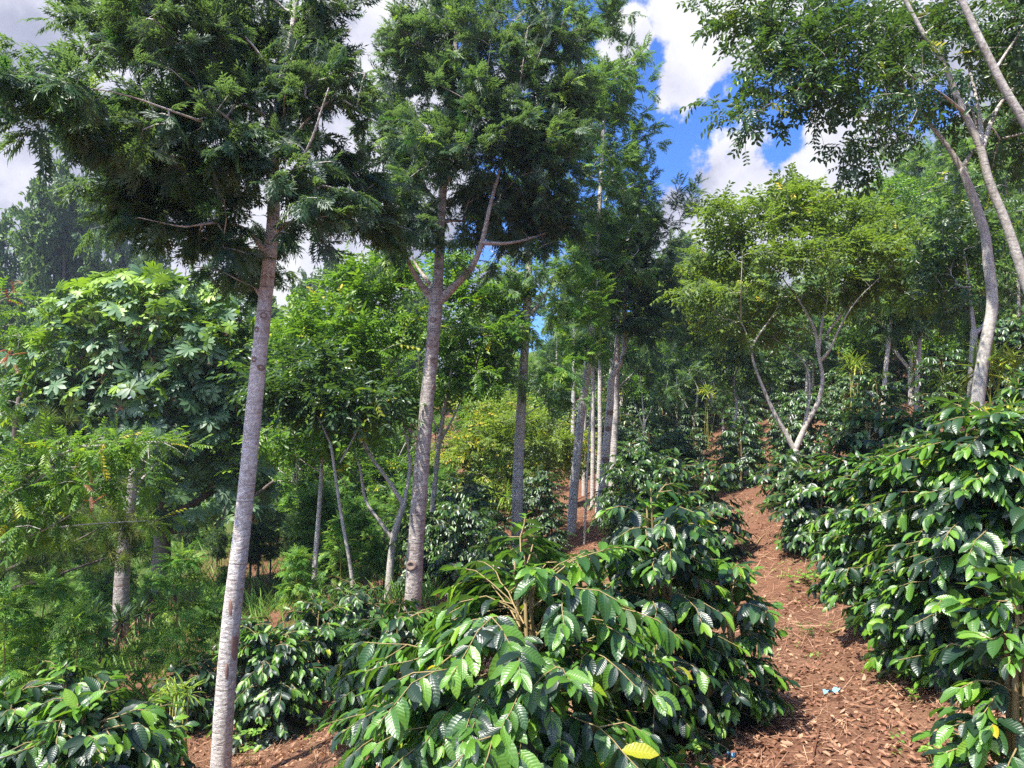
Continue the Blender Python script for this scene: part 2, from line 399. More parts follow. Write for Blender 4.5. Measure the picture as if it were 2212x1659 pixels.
def compose(parts):
    """parts: list of (template, pos, along, normal, scale, tint)"""
    Vs = []; As = []; Qs = []; Ts = []; n = 0
    for t, pos, al, nh, sc, ti in parts:
        R = frames(np.array([al], float), np.array([nh], float))[0]
        V = (t[0] * sc) @ R.T + np.array(pos)
        A = t[1].copy(); A[:, 2] += ti
        Vs.append(V); As.append(A)
        if t[2] is not None: Qs.append(t[2] + n)
        if t[3] is not None: Ts.append(t[3] + n)
        n += len(V)
    return (np.concatenate(Vs), np.concatenate(As), np.concatenate(Qs) if Qs else None, np.concatenate(Ts) if Ts else None)

def oak_frond(seed, lod):
    """fern-like leaf: paired pinnae, the lower ones themselves lobed"""
    rng = np.random.default_rng(seed)
    parts = []
    npn = {0: 7, 1: 6, 2: 4}[lod]
    dia = diamond({0: .20, 1: .26, 2: .42}[lod], .12, .12, .4)
    dib = diamond(.27, .12, .12, .4)
    bend = rng.uniform(.1, .45)
    for i in range(npn):
        t = .10 + .80 * i / npn
        L = .40 * math.sin(math.pi * (0.24 + .68 * t)) ** .8 * (1.05 - .30 * t)
        base = np.array([0, t, -bend * t * t])
        for s in (-1, 1):
            if rng.random() < .06: continue
            a = math.radians(rng.uniform(34, 60) - 12 * t) * s
            l_ = L * rng.uniform(.8, 1.15)
            d = np.array([math.sin(a), math.cos(a), -.25 + rng.uniform(-.2, .15)])
            nh = np.array([rng.uniform(-.4, .4), 0, 1])
            parts.append((dia, base, d, nh, l_, rng.uniform(-.06, .06)))
            if lod == 0 and t < .75:
                for f, sg in ((.25, 1), (.42, -1)):
                    b = a + math.radians(rng.uniform(30, 44)) * sg
                    parts.append((dib, base + d * l_ * f, np.array([math.sin(b), math.cos(b), -.3]), nh, l_ * .52, rng.uniform(-.06, .06)))
    parts.append((dia, (0, .88, -bend * .8), (0, 1, -2 * bend), (0, 0, 1), .24, 0))
    if lod < 2:
        rach = blade_tmpl(.02, 4, 2, bend, 0)
        parts.append((rach, (0, 0, 0), (0, 1, 0), (0, 0, 1), 1.0, .2))
    return compose(parts)

def pinnate(seed, npairs=4, lw=.42, lod=0):
    rng = np.random.default_rng(seed)
    parts = []
    lf = hexleaf(lw, .15, .2) if lod == 0 else diamond(lw * 1.1)
    bend = rng.uniform(.1, .35)
    for i in range(npairs):
        t = .16 + .78 * i / max(1, npairs - 1)
        L = (.34 + .10 * t) * rng.uniform(.85, 1.1) * 4.2 / (npairs + 1.0)
        for s in (-1, 1):
            a = math.radians(rng.uniform(48, 66) - 14 * t) * s
            parts.append((lf, (0, t, -bend * t * t), (math.sin(a), math.cos(a), -.3 + rng.uniform(-.15, .1)), (rng.uniform(-.2, .2), 0, 1), L, rng.uniform(-.06, .06)))
    if lod == 0:
        parts.append((blade_tmpl(.02, 4, 2, bend, 0), (0, 0, 0), (0, 1, 0), (0, 0, 1), 1.0, 0))
    return compose(parts)

def whorl(seed, n=9):
    """palmate leaf head: leaflets spread from one point, lying in the XY plane"""
    rng = np.random.default_rng(seed)
    parts = []
    lf = blade_tmpl(.36, 5, 3, .22, .12, 0, .7, peak=.66)
    for i in range(n):
        a = 2 * math.pi * (i + rng.uniform(-.2, .2)) / n
        L = rng.uniform(.42, .56)
        parts.append((lf, (0, 0, 0), (math.sin(a), math.cos(a), rng.uniform(-.10, .12)), (0, 0, 1), L, rng.uniform(-.06, .06)))
    return compose(parts)

def leafcluster(seed, n=7, w=.5, lod=1, droop=.2):
    rng = np.random.default_rng(seed)
    parts = []
    lf = diamond(w)
    for i in range(n):
        t = rng.uniform(0, .6)
        a = rng.uniform(-1.6, 1.6)
        parts.append((lf, (0, t, -.1 * t), (math.sin(a), math.cos(a), rng.uniform(-.5, .3)), (rng.uniform(-.5, .5), rng.uniform(-.5, .5), 1), rng.uniform(.28, .48), rng.uniform(-.1, .1)))
    return compose(parts)

def needles(seed, n=34):
    rng = np.random.default_rng(seed)
    parts = []
    lf = diamond(.022, .12, 0)
    for i in range(n):
        v = rng.normal(0, 1, 3) * np.array([.8, .5, .8]) + np.array([0, .75, 0])
        parts.append((lf, (0, rng.uniform(0, .35), 0), v, (rng.uniform(-1, 1), 0, 1), rng.uniform(.5, .9), rng.uniform(-.1, .2)))
    return compose(parts)

TP = {
    'coffee0': [blade_tmpl(.49, 9, 5, d, .28, .022, .72, s, .48, tw) for s, (d, tw) in enumerate([(.28, .2), (.10, -.2), (.45, .3), (.2, -.5), (.35, 0)])],
    'coffee1': [blade_tmpl(.46, 5, 3, d, .3, .0, .75, s, .48) for s, d in enumerate([.28, .1, .45])],
    'coffee2': [diamond(.50, .25, .25), hexleaf(.46, .3, .25)],
    'oak0': [oak_frond(s, 0) for s in range(5)],
    'oak1': [oak_frond(s, 1) for s in range(4)],
    'oak2': [oak_frond(s, 2) for s in range(3)],
    'inga0': [pinnate(s, n, .42) for s, n in ((1, 4), (2, 5), (3, 4), (4, 3))],
    'inga1': [pinnate(s, n, .46, 1) for s, n in ((1, 4), (2, 5), (3, 3))],
    'long0': [pinnate(s, n, .36) for s, n in ((1, 7), (2, 8), (3, 6))],
    'whorl': [whorl(s, n) for s, n in ((1, 9), (2, 8), (3, 10))],
    'clus': [leafcluster(s) for s in range(4)],
    'clusw': [leafcluster(s + 9, 8, .34) for s in range(4)],
    'need': [needles(s) for s in range(3)],
}

# ------------------------------------------------------------------ terrain
_k = np.random.default_rng(5)
_KW = [(_k.normal(0, 1, 3) * f, _k.uniform(0, 6.28), a) for f, a in [(1.1, 1), (1.7, .8), (2.9, .5), (4.3, .35), (7.1, .25)] for _ in range(2)]
def wob(P, s=1.0):
    P = np.asarray(P, float)
    o = 0
    for k, ph, a in _KW:
        o = o + a * np.sin((P * s) @ k + ph)
    return o / 3.0

CTRL = []
def _g(px, py, d): CTRL.append(tuple(PT(px, py, d)))
for a in [(1700, 1650, 3.9), (2100, 1650, 4.0), (1830, 1300, 7.6), (1700, 1300, 7.6), (1600, 1440, 5.6), (1900, 1450, 5.6), (1650, 1120, 14.0),
          (740, 1570, 6.0), (620, 1625, 6.3), (475, 1700, 6.9), (890, 1330, 11.0), (1117, 1200, 16.0), (1240, 1150, 17.0), (1300, 1125, 17.5),
          (1640, 1010, 22.0), (1120, 1900, 3.4), (230, 1440, 11.0), (265, 1400, 12.5), (0, 1480, 9.0), (700, 1310, 13.0), (600, 1260, 17.0),
          (300, 1240, 18.0), (990, 1110, 25.0), (1180, 1100, 26.0), (1320, 1060, 24.0), (1440, 935, 38.0), (1500, 965, 28.0), (1390, 960, 30.0), (1714, 1010, 13.0),
          (1908, 935, 17.0), (1981, 915, 17.0), (2110, 1000, 8.5), (2212, 960, 9.0), (1820, 860, 28.0), (2000, 760, 30.0), (2200, 690, 34.0), (1800, 740, 42.0), (1560, 850, 48.0), (1300, 860, 50.0),
          (1000, 900, 50.0), (700, 1040, 38.0), (300, 1060, 45.0), (100, 1720, 5.2), (470, 1790, 5.4), (300, 1830, 4.6), (560, 1690, 5.9)]:
    _g(*a)
CTRL += [(0, 0, -1.75), (2.5, 1.0, -1.6), (-2.5, 1.0, -2.7), (4.0, 3.0, -1.35), (3.2, 5.5, -1.2), (6.5, 6, .1), (0, -4, -1.8), (-8, 2, -5.0), (8, 2, .9),
         (-12, 8, -5.6), (-25, 30, -7), (30, 30, 9), (-60, 60, -7), (60, 60, 17), (0, 90, 8), (-30, 100, 0), (40, 100, 17), (90, 0, 16), (-60, 0, -12),
         (90, 120, 20), (-90, 120, 2), (-40, -30, -10), (40, -30, 4)]
CT = np.array(CTRL)
def _phi(r): return r ** 2 * np.log(np.maximum(r, 1e-6))
_S = 20.0
def _rbf():
    n = len(CT); X = CT[:, :2] / _S
    K = _phi(np.linalg.norm(X[:, None] - X[None], axis=2)) + np.eye(n) * 0.004
    Pm = np.c_[np.ones(n), X]
    A = np.block([[K, Pm], [Pm.T, np.zeros((3, 3))]])
    return np.linalg.solve(A, np.r_[CT[:, 2], 0, 0, 0])
_W = _rbf()
def Hs(x, y):
    x = np.atleast_1d(np.asarray(x, float)); y = np.atleast_1d(np.asarray(y, float))
    xc = np.clip(x, -90, 90); yc = np.clip(y, -30, 120)
    X = np.c_[xc.ravel(), yc.ravel()] / _S
    z = np.zeros(len(X))
    for i in range(0, len(X), 20000):
        q = X[i:i + 20000]
        z[i:i + 20000] = _phi(np.linalg.norm(q[:, None] - CT[None, :, :2] / _S, axis=2)) @ _W[:len(CT)] + np.c_[np.ones(len(q)), q] @ _W[len(CT):]
    z = z.reshape(x.shape)
    out = np.hypot(x - xc, y - yc)
    return np.minimum(z, 26.0)
def H(x, y):
    z = Hs(x, y)
    P = np.stack([np.atleast_1d(x), np.atleast_1d(y), 0 * np.atleast_1d(x)], -1)
    return z + 0.035 * wob(P, 1.6) + 0.02 * wob(P + 7, 4.0)
def H1(x, y): return float(H(x, y)[0])

def axis(lo, hi, f0, f1, fine, grow=1.13):
    a = list(np.arange(f0, f1 + 1e-6, fine))
    s = fine
    while a[-1] < hi: s *= grow; a.append(a[-1] + s)
    s = fine
    while a[0] > lo: s *= grow; a.insert(0, a[0] - s)
    return np.array(a)

def build_ground():
    xs = axis(-900, 900, -5, 7, .10, 1.10); ys = axis(-400, 1600, 1, 14, .10, 1.10)
    X, Y = np.meshgrid(xs, ys)
    Z = H(X.ravel(), Y.ravel()).reshape(X.shape)
    Z = Z + 0.012 * wob(np.stack([X, Y, 0 * X], -1), 11.0)
    nx, ny = len(xs), len(ys)
    idx = np.arange(nx * ny).reshape(ny, nx)
    Q = np.stack([idx[:-1, :-1], idx[:-1, 1:], idx[1:, 1:], idx[1:, :-1]], -1).reshape(-1, 4)
    a = Acc(); a.add(np.stack([X, Y, Z], -1), None, Q)
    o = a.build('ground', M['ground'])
    ga = o.data.attributes.new('green', 'FLOAT', 'POINT')
    gx = X.ravel(); gy = Y.ravel()
    g = np.clip((-gx - 0.25 * gy - 0.2) / 4.0, 0, 1) * np.clip((gy - 7) / 3, 0, 1) * .75 + np.clip((gy - 45) / 20, 0, 1) * .8
    ga.data.foreach_set('value', np.clip(g, 0, 1).astype(np.float32))
    tag(o, 'red brown soil slope with path and dry litter between the coffee rows', None, kind='structure')
build_ground()

# ------------------------------------------------------------------ branches
def tube(acc, P, r, sides=6, rng=None, rough=0.0, cap=True):
    P = np.asarray(P, float); r = np.asarray(r, float)
    n = len(P)
    T = np.gradient(P, axis=0); T = nrm(T)
    ref = np.array([0.0, 1.0, 0.0]) if abs(T[0][1]) < .9 else np.array([1.0, 0, 0])
    X = nrm(np.cross(T, ref)); Y = np.cross(T, X)
    an = np.linspace(0, 2 * math.pi, sides, endpoint=False)
    ring = np.cos(an)[None, :, None] * X[:, None] + np.sin(an)[None, :, None] * Y[:, None]
    rr = np.repeat(r[:, None], sides, 1)
    if rough:
        rr = rr * (1 + rough * wob(P[:, None] * 3 + ring * .6, 1.5) + rough * .5 * wob(P[:, None] * np.array([1, 1, 9.0]) + ring * .5, 2.0))
    V = P[:, None] + ring * rr[:, :, None]
    idx = np.arange(n * sides).reshape(n, sides)
    Q = np.stack([idx[:-1], np.roll(idx[:-1], -1, 1), np.roll(idx[1:], -1, 1), idx[1:]], -1).reshape(-1, 4)
    V = V.reshape(-1, 3)
    T3 = None
    if cap:
        V = np.r_[V, [P[-1] + T[-1] * r[-1]]]
        last = idx[-1]
        T3 = np.stack([last, np.roll(last, -1), np.full(sides, n * sides)], -1)
    acc.add(V, None, Q, T3)

def smooth_line(P, r, step):
    """Catmull-Rom through the points, resampled"""
    P = np.asarray(P, float); r = np.asarray(r, float)
    if len(P) == 2:
        P = np.array([P[0], (P[0] + P[1]) / 2, P[1]]); r = np.array([r[0], (r[0] + r[1]) / 2, r[1]])
    E = np.r_[[2 * P[0] - P[1]], P, [2 * P[-1] - P[-2]]]
    oP = []; oR = []
    for i in range(len(P) - 1):
        L = np.linalg.norm(P[i + 1] - P[i]); k = max(2, int(L / step))
        t = np.linspace(0, 1, k, endpoint=False)[:, None]
        a, b, c, d = E[i], E[i + 1], E[i + 2], E[i + 3]
        oP.append(.5 * ((2 * b) + (-a + c) * t + (2 * a - 5 * b + 4 * c - d) * t ** 2 + (-a + 3 * b - 3 * c + d) * t ** 3))
        oR.append(r[i] + (r[i + 1] - r[i]) * t[:, 0])
    oP.append(P[-1:]); oR.append(r[-1:])
    return np.concatenate(oP), np.concatenate(oR)

class Skel:
    def __init__(s, cap=60000):
        s.P = np.zeros((cap, 3)); s.par = np.full(cap, -1); s.fr = np.zeros(cap); s.n = 0
        s.main = []; s.twigs = []
    def add(s, p, par, fr=0.0):
        i = s.n; s.P[i] = p; s.par[i] = par; s.fr[i] = fr; s.n += 1
        return i
    def add_main(s, P, r, step=.12):
        P, r = smooth_line(P, r, step)
        par = -1
        if s.n:
            par = int(np.argmin(np.linalg.norm(s.P[:s.n] - P[0], axis=1)))
        for p, q in zip(P, r):
            par = s.add(p, par, q)
        s.main.append((P, r))
    def grow(s, rng, att, arc=.22, seg=.12, jit=.02, minz=None, maxlen=1e9, rooty=.35):
        base = s.P[:s.n].copy()
        # order: nearest to the existing skeleton first
        dd = np.array([np.min(np.linalg.norm(base - a, axis=1)) for a in att])
        for a in att[np.argsort(dd)]:
            v = a - s.P[:s.n]; L = np.linalg.norm(v, axis=1)
            cost = L * (1 + rooty * np.clip(-v[:, 2] / np.maximum(L, 1e-3), -0.5, 1))
            if minz is not None: cost = cost + (s.P[:s.n, 2] < minz) * 100
            j = int(np.argmin(cost)); l = L[j]
            if l > maxlen: continue
            k = max(2, int(l / seg)); t = np.linspace(0, 1, k + 1)[1:, None]
            hd = v[j].copy(); hd[2] = 0
            pts = s.P[j] + v[j] * t + np.array([0, 0, 1.0]) * arc * l * (t * (1 - t)) + rng.normal(0, jit * l, (k, 3)) * np.sin(np.pi * t)
            idx = [j]; par = j
            for p in pts:
                par = s.add(p, par); idx.append(par)
            s.twigs.append(idx)
    def radii(s, rtip=.004, ex=.42):
        w = np.zeros(s.n)
        tips = [t[-1] for t in s.twigs]
        w[tips] += 1
        for i in range(s.n - 1, 0, -1):
            if s.par[i] >= 0: w[s.par[i]] += w[i]
        r = rtip * np.maximum(w, 1) ** ex
        fixed = s.fr[:s.n] > 0
        r = np.where(fixed, s.fr[:s.n], r)
        for i in range(s.n):
            p = s.par[i]
            if not fixed[i] and p >= 0: r[i] = min(r[i], r[p] * .95)
        s.R = r
    def wood(s, acc, sides_main=10, sides=4, rough=.05):
        for k, (P, r) in enumerate(s.main):
            tube(acc, P, r, sides_main if k == 0 else max(6, sides_main - 4), rough=rough)
        for t in s.twigs:
            tube(acc, s.P[t], s.R[t], sides, cap=False)
    def tips(s, rng, per, zone=.5, spread=1.0):
        """leaf sites along the outer part of every twig: position, tangent"""
        pos = []; tan = []
        for t in s.twigs:
            Pn = s.P[t]; m = len(Pn)
            seglen = np.linalg.norm(np.diff(Pn, axis=0), axis=1); tot = seglen.sum()
            zl = min(tot, zone)
            u = tot - rng.uniform(0, 1, per) ** 1.2 * zl
            cs = np.r_[0, np.cumsum(seglen)]
            j = np.clip(np.searchsorted(cs, u) - 1, 0, m - 2)
            f = ((u - cs[j]) / np.maximum(seglen[j], 1e-6))[:, None]
            pos.append(Pn[j] * (1 - f) + Pn[j + 1] * f); tan.append(nrm(Pn[j + 1] - Pn[j]))
        return np.concatenate(pos), np.concatenate(tan)

def lobes_to_att(rng, lobes, ncl, m, cr, shell=0.0, flat=1.0):
    """clustered attractors inside ellipsoids; lobes = (centre, radii, weight)"""
    out = []
    for c, r, wgt in lobes:
        k = max(1, int(round(ncl * wgt)))
        u = nrm(rv(rng, k)); q = rng.uniform(shell, 1, (k, 1)) ** (1 / 2.2)
        C = np.asarray(c) + u * q * np.asarray(r)
        mm = max(1, int(m))
        A = C[:, None] + rng.normal(0, 1, (k, mm, 3)) * cr * np.array([1, 1, flat])
        out.append(A.reshape(-1, 3))
    return np.concatenate(out)

def foliage(acc, rng, tmpl, pos, tan, size, szvar=.25, out=.8, droop=.2, updev=.35, tint=(.1, .6), bright=.06, center=None, brightz=0.0, fsz=None):
    n = len(pos)
    al = tan * .6 + rv(rng, n) * out * .6 + np.array([0, 0, -droop])
    if center is not None:
        al = al + nrm(pos - center) * .35
    nh = np.array([0, 0, 1.0]) + rv(rng, n) * updev
    R = frames(al, nh)
    sc = size * (1 + rng.uniform(-szvar, szvar, n))
    cell = wob(pos, 1.3)                                    # clump-wise age of the leaves
    ti = rng.uniform(tint[0], tint[1], n) + .12 * cell
    b = (rng.random(n) < bright) | (wob(pos + 31, 2.0) > 1.25 - brightz)
    ti = np.where(b, rng.uniform(.75, 1.0, n), ti)
    acc.inst(tmpl, pos, R, sc, np.clip(ti, 0, 1), rng)

LEAFN = [0]
def px_tree(name, label, cat, group, seed, d, trunk, limbs, lobes, tmpl, size, leaf_mat, bark, ncl=10, m=6, cr=.18, per=7, zone=.4,
            sides=10, droop=.2, updev=.4, tint=(.1, .6), bright=.05, brightz=0, rtip=.004, ex=.42, arc=.2, flat=1.0, shell=0.0, rough=.05, out=.8, lobez=.8,
            ground=True, scars=(), rooty=.35, crown_name='crown', maxlen=1e9):
    """trunk/limbs: (px, py, half width px[, depth offset]); lobes: (px, py, rx, ry, depth offset, weight)"""
    rng = np.random.default_rng(seed)
    def line(L):
        P = []; r = []
        for q in L:
            dd = d + (q[3] if len(q) > 3 else 0)
            P.append(PT(q[0], q[1], dd)); r.append(q[2] / F * dd)
        return np.array(P), np.array(r)
    P, r = line(trunk)
    if ground:
        dz = P[0] - P[1]
        for _ in range(6):                      # run the foot down to (or up to) the soil
            g = H1(P[0][0], P[0][1])
            if P[0][2] > g:
                dn = dz / max(1e-3, -dz[2])
                P[0] = P[0] + dn * (P[0][2] - g + .02) * np.array([.6, .6, 1])
        g = H1(P[0][0], P[0][1])
        foot = np.array([P[0][0], P[0][1], g])
        if P[0][2] > g - .1:
            P = np.r_[[P[0] + np.array([0, 0, -.15])], P]; r = np.r_[[r[0] * 1.5], r]; r[1] *= 1.06
    else:
        foot = P[0].copy()
    sk = Skel()
    sk.add_main(P, r, .06 if d < 9 else .12)
    for L in limbs:
        LP, LR = line(L)
        sk.add_main(LP, LR * np.linspace(1, .42, len(LR)), step=.10)
    lb = []
    for (px, py, rx, ry, dd, wgt) in lobes:
        dp = d + dd
        a, b = rx / F * dp, ry / F * dp
        lb.append((PT(px, py, dp), (a, (a + b) / 2 * lobez, b), wgt))
    att = lobes_to_att(rng, lb, ncl, m, cr, shell, flat)
    sk.grow(rng, att, arc, rooty=rooty, maxlen=maxlen)
    sk.radii(rtip, ex)
    rt = root(name, foot, label, cat, group)
    aw = Acc(); sk.wood(aw, sides, 4 if d < 10 else 3, rough)
    tr = aw.build('trunk', bark, rt, foot)
    for (sx, sy, sr, mt) in scars:
        put_scar(rt, tr, foot, sk, PT(sx, sy, d), sr / F * d, mt, rng)
    pos, tan = sk.tips(rng, per, zone)
    al = Acc()
    cc = np.mean([l[0] for l in lb], axis=0)
    foliage(al, rng, tmpl, pos, tan, size, .3, out, droop, updev, tint, bright, cc, brightz)
    al.build(crown_name, leaf_mat, rt, foot)
    LEAFN[0] += len(pos)
    return rt

def put_scar(rt, tr, foot, sk, p, r, mt, rng):
    """an old branch scar: a raised lip with a dark sunken middle, on the side of the trunk seen from the path"""
    P, R = sk.main[0]
    j = int(np.argmin(np.abs(P[:, 2] - p[2])))
    off = np.clip((p[0] - P[j][0]) / R[j], -.9, .9)
    nx = np.array([off, -math.sqrt(1 - off * off), 0.0])
    c = P[j] + nx * R[j] * .97
    side = np.cross(nx, [0, 0, 1.0]); up = np.array([0, 0, 1.0])
    tall = 4.0 if mt == 'wound' else .85
    an = np.linspace(0, 2 * math.pi, 14, endpoint=False)
    rings = [(1.35, -.004), (1.1, .28 * r), (.8, .30 * r), (.5, .05 * r), (.05, 0)] if mt != 'wound' else [(1.1, -.002), (.9, .004), (.3, .005), (.05, .005)]
    V = []
    for f, h in rings:
        jit = 1 + .12 * rng.normal(0, 1, len(an))
        bend = (1 - np.cos(np.clip(np.cos(an) * r * f / R[j], -1.2, 1.2))) * R[j]
        V.append(c + (np.cos(an) * r * f * jit)[:, None] * side + (np.sin(an) * r * f * tall * jit)[:, None] * up + (h - bend)[:, None] * nx)
    V = np.concatenate(V); k = len(an)
    idx = np.arange(len(V)).reshape(len(rings), k)
    Q = np.stack([idx[:-1], np.roll(idx[:-1], -1, 1), np.roll(idx[1:], -1, 1), idx[1:]], -1).reshape(-1, 4)
    a = Acc(); a.add(V, None, Q)
    a.build('bark_wound' if mt == 'wound' else 'branch_scar', M['wound' if mt == 'wound' else 'scar'], rt, foot)

def haze():
    import bmesh
    me = bpy.data.meshes.new('haze'); bm = bmesh.new(); bmesh.ops.create_cube(bm, size=1.0); bm.to_mesh(me); bm.free()
    o = bpy.data.objects.new('haze', me); COL.objects.link(o)
    o.location = (0, 600, -3); o.scale = (2400, 2600, 70)
    m = bpy.data.materials.new('haze'); m.use_nodes = True; m.node_tree.nodes.clear(); w = NT(m.node_tree)
    v = w.n('ShaderNodeVolumePrincipled', inp={'Color': (0.72, 0.82, 1.0, 1), 'Density': 0.0009, 'Anisotropy': 0.3})
    out = w.n('ShaderNodeOutputMaterial'); m.node_tree.links.new(v.outputs[0], out.inputs['Volume'])
    me.materials.append(m)
    o['kind'] = 'stuff'; o['label'] = 'thin bluish haze in front of the farthest trees'
haze()


# ------------------------------------------------------------------ the big silver oaks
G_OAK = 'silver oaks standing among the coffee'
px_tree('silver_oak', 'tall silver oak in the left foreground with straight pale trunk and dark feathery crown', 'tree', G_OAK, 11, 5.9,
    [(468, 1790, 22), (494, 1400, 19.5), (522, 1150, 18), (552, 850, 17), (574, 640, 15), (590, 480, 13.5), (592, 330, 11), (606, 200, 9), (628, 90, 7), (650, -80, 5)],
    [[(580, 560, 8), (540, 500, 6, -.1), (470, 480, 4.5, -.3), (400, 490, 3, -.5), (300, 470, 2, -.6)],
     [(588, 505, 9), (630, 480, 6), (700, 478, 4, .2), (800, 490, 2.5, .4)],
     [(590, 400, 7), (540, 300, 5, -.3), (460, 230, 4, -.6), (370, 150, 2.5, -.9)],
     [(592, 360, 6), (520, 330, 4, .4), (420, 320, 3, .8), (300, 300, 2, 1.2)],
     [(594, 340, 6), (560, 200, 4, .4), (520, 90, 3, .6), (470, -40, 2, .9)],
     [(600, 260, 5), (680, 170, 3.5, .3), (760, 60, 2.5, .6)],
     [(590, 420, 5), (660, 330, 4, -.5), (710, 190, 3, -.7)],
     [(540, 300, 4, -.3), (400, 250, 3, -.9), (250, 200, 2.2, -1.3), (120, 185, 1.6, -1.5)]],
    [(250, 60, 95, 75, -.4, 1), (380, 60, 110, 95, -.6, 1.5), (520, 50, 120, 105, .3, 1.5), (660, 50, 110, 100, .2, 1.4),
     (85, 200, 85, 55, -1.5, .55), (245, 235, 95, 80, -.9, 1.0), (380, 240, 110, 90, -.5, 1.4), (520, 200, 100, 95, .4, 1.2), (690, 220, 90, 110, -.1, 1.3),
     (270, 350, 90, 70, -.2, 1.0), (390, 380, 120, 75, .6, 1.3), (520, 350, 90, 80, -.5, 1.1), (700, 380, 95, 80, .2, 1.0), (340, 455, 90, 45, -.3, .7),
     (455, 500, 60, 55, -.2, .55), (640, 440, 60, 50, -.6, .5), (780, 470, 60, 40, .5, .4), (545, 575, 90, 38, 1.3, .8)],
    TP['oak0'], .20, M['oak'], M['bark_oak'], ncl=6.5, m=7, cr=.14, per=8, zone=.36, sides=22, droop=.3, updev=.7, tint=(0, .5), bright=.012, brightz=-.1, rough=.035,
    scars=[(574, 676, 7, 's'), (558, 712, 6, 's'), (553, 772, 6, 's'), (568, 800, 7, 's'), (505, 1310, 5, 'wound'), (513, 1370, 9, 'wound'), (497, 1440, 4, 'wound'), (470, 1490, 3, 'wound')])

px_tree('silver_oak', 'stout silver oak left of centre whose brown grey trunk forks into three limbs', 'tree', G_OAK, 12, 10.6,
    [(888, 1345, 18), (898, 1180, 17.5), (908, 1040, 16.5), (922, 880, 15), (934, 760, 14.5), (941, 655, 14.5), (946, 600, 11), (952, 480, 9.5), (960, 380, 8.5), (975, 250, 7), (985, 100, 5.5), (990, -80, 4)],
    [[(938, 650, 11), (910, 615, 8, -.1), (884, 570, 6.5, -.3), (868, 520, 5, -.4), (850, 460, 4, -.5)],
     [(942, 635, 7), (915, 595, 5, .3), (895, 565, 4, .5), (870, 500, 3, .8)],
     [(946, 652, 11), (985, 615, 9), (1020, 575, 8, -.2), (1042, 520, 7, -.3), (1060, 440, 6, -.4), (1090, 330, 4.5, -.5), (1120, 200, 3.5, -.5), (1140, 60, 2.5, -.5)],
     [(1040, 525, 5, -.3), (1100, 525, 4, -.2), (1160, 510, 3.5, 0), (1240, 480, 2.5, .3)],
     [(960, 400, 5), (1000, 340, 4, -.4), (1040, 230, 3, -.6), (1060, 100, 2, -.7)],
     [(955, 450, 5), (900, 380, 4, .5), (860, 280, 3, .7), (850, 160, 2, .8)]],
    [(960, 60, 130, 110, 0, 1.6), (880, 180, 100, 110, .3, 1.3), (1060, 160, 120, 120, -.3, 1.6), (1170, 70, 110, 100, .2, 1.3), (860, 330, 80, 90, .4, 1.0),
     (980, 300, 110, 100, -.4, 1.4), (1120, 300, 110, 100, -.3, 1.5), (1210, 210, 80, 120, .3, 1.2), (1010, 420, 90, 60, .5, .9), (1130, 420, 100, 70, -.1, 1.2),
     (870, 440, 55, 45, -.6, .5), (900, 490, 50, 40, -.5, .35), (1190, 490, 70, 50, .2, .7), (1060, 500, 60, 40, .6, .4)],
    TP['oak0'], .26, M['oak'], M['bark_rough'], ncl=10, m=7, cr=.19, per=7, zone=.42, sides=20, droop=.2, updev=.6, tint=(.05, .6), bright=.04, brightz=.05, rough=.07,
    scars=[(935, 700, 6, 's'), (940, 770, 7, 's'), (943, 830, 6, 's'), (890, 1225, 10, 's')])

px_tree('silver_oak', 'slender silver oak in the middle with bare lower trunk and small side sprays', 'tree', G_OAK, 13, 15.5,
    [(1117, 1200, 12), (1118, 1050, 11.5), (1125, 900, 10.5), (1132, 780, 9.5), (1138, 660, 8.5), (1143, 560, 7.5), (1148, 450, 6.5), (1155, 300, 5), (1165, 120, 3.5)],
    [[(1136, 690, 3.5), (1165, 655, 2.8, -.2), (1200, 600, 2, -.4)], [(1142, 600, 3.5), (1100, 580, 2.5), (1060, 540, 2, .3)], [(1143, 560, 3.5), (1165, 520, 2.5), (1200, 470, 2)],
     [(1133, 830, 2), (1105, 800, 1.3, -.3), (1085, 770, 1, -.4)], [(1120, 905, 2), (1160, 880, 1.3, -.3), (1200, 850, 1, -.5)]],
    [(1150, 480, 110, 90, 0, 1.2), (1240, 380, 90, 110, .3, 1.2), (1160, 300, 110, 120, 0, 1.2), (1240, 180, 110, 120, 0, 1.1), (1080, 600, 50, 45, -.4, .45), (1190, 590, 55, 50, -.3, .5),
     (1090, 730, 55, 55, -.3, .55), (1130, 690, 40, 30, -.6, .25), (1080, 810, 40, 25, -.3, .2), (1195, 840, 42, 25, -.4, .25)],
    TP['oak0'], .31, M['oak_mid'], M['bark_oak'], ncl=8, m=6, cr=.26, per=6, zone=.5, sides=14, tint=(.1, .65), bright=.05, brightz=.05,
    scars=[(1126, 800, 4, 's'), (1122, 830, 3.5, 's'), (1133, 812, 3, 's')])

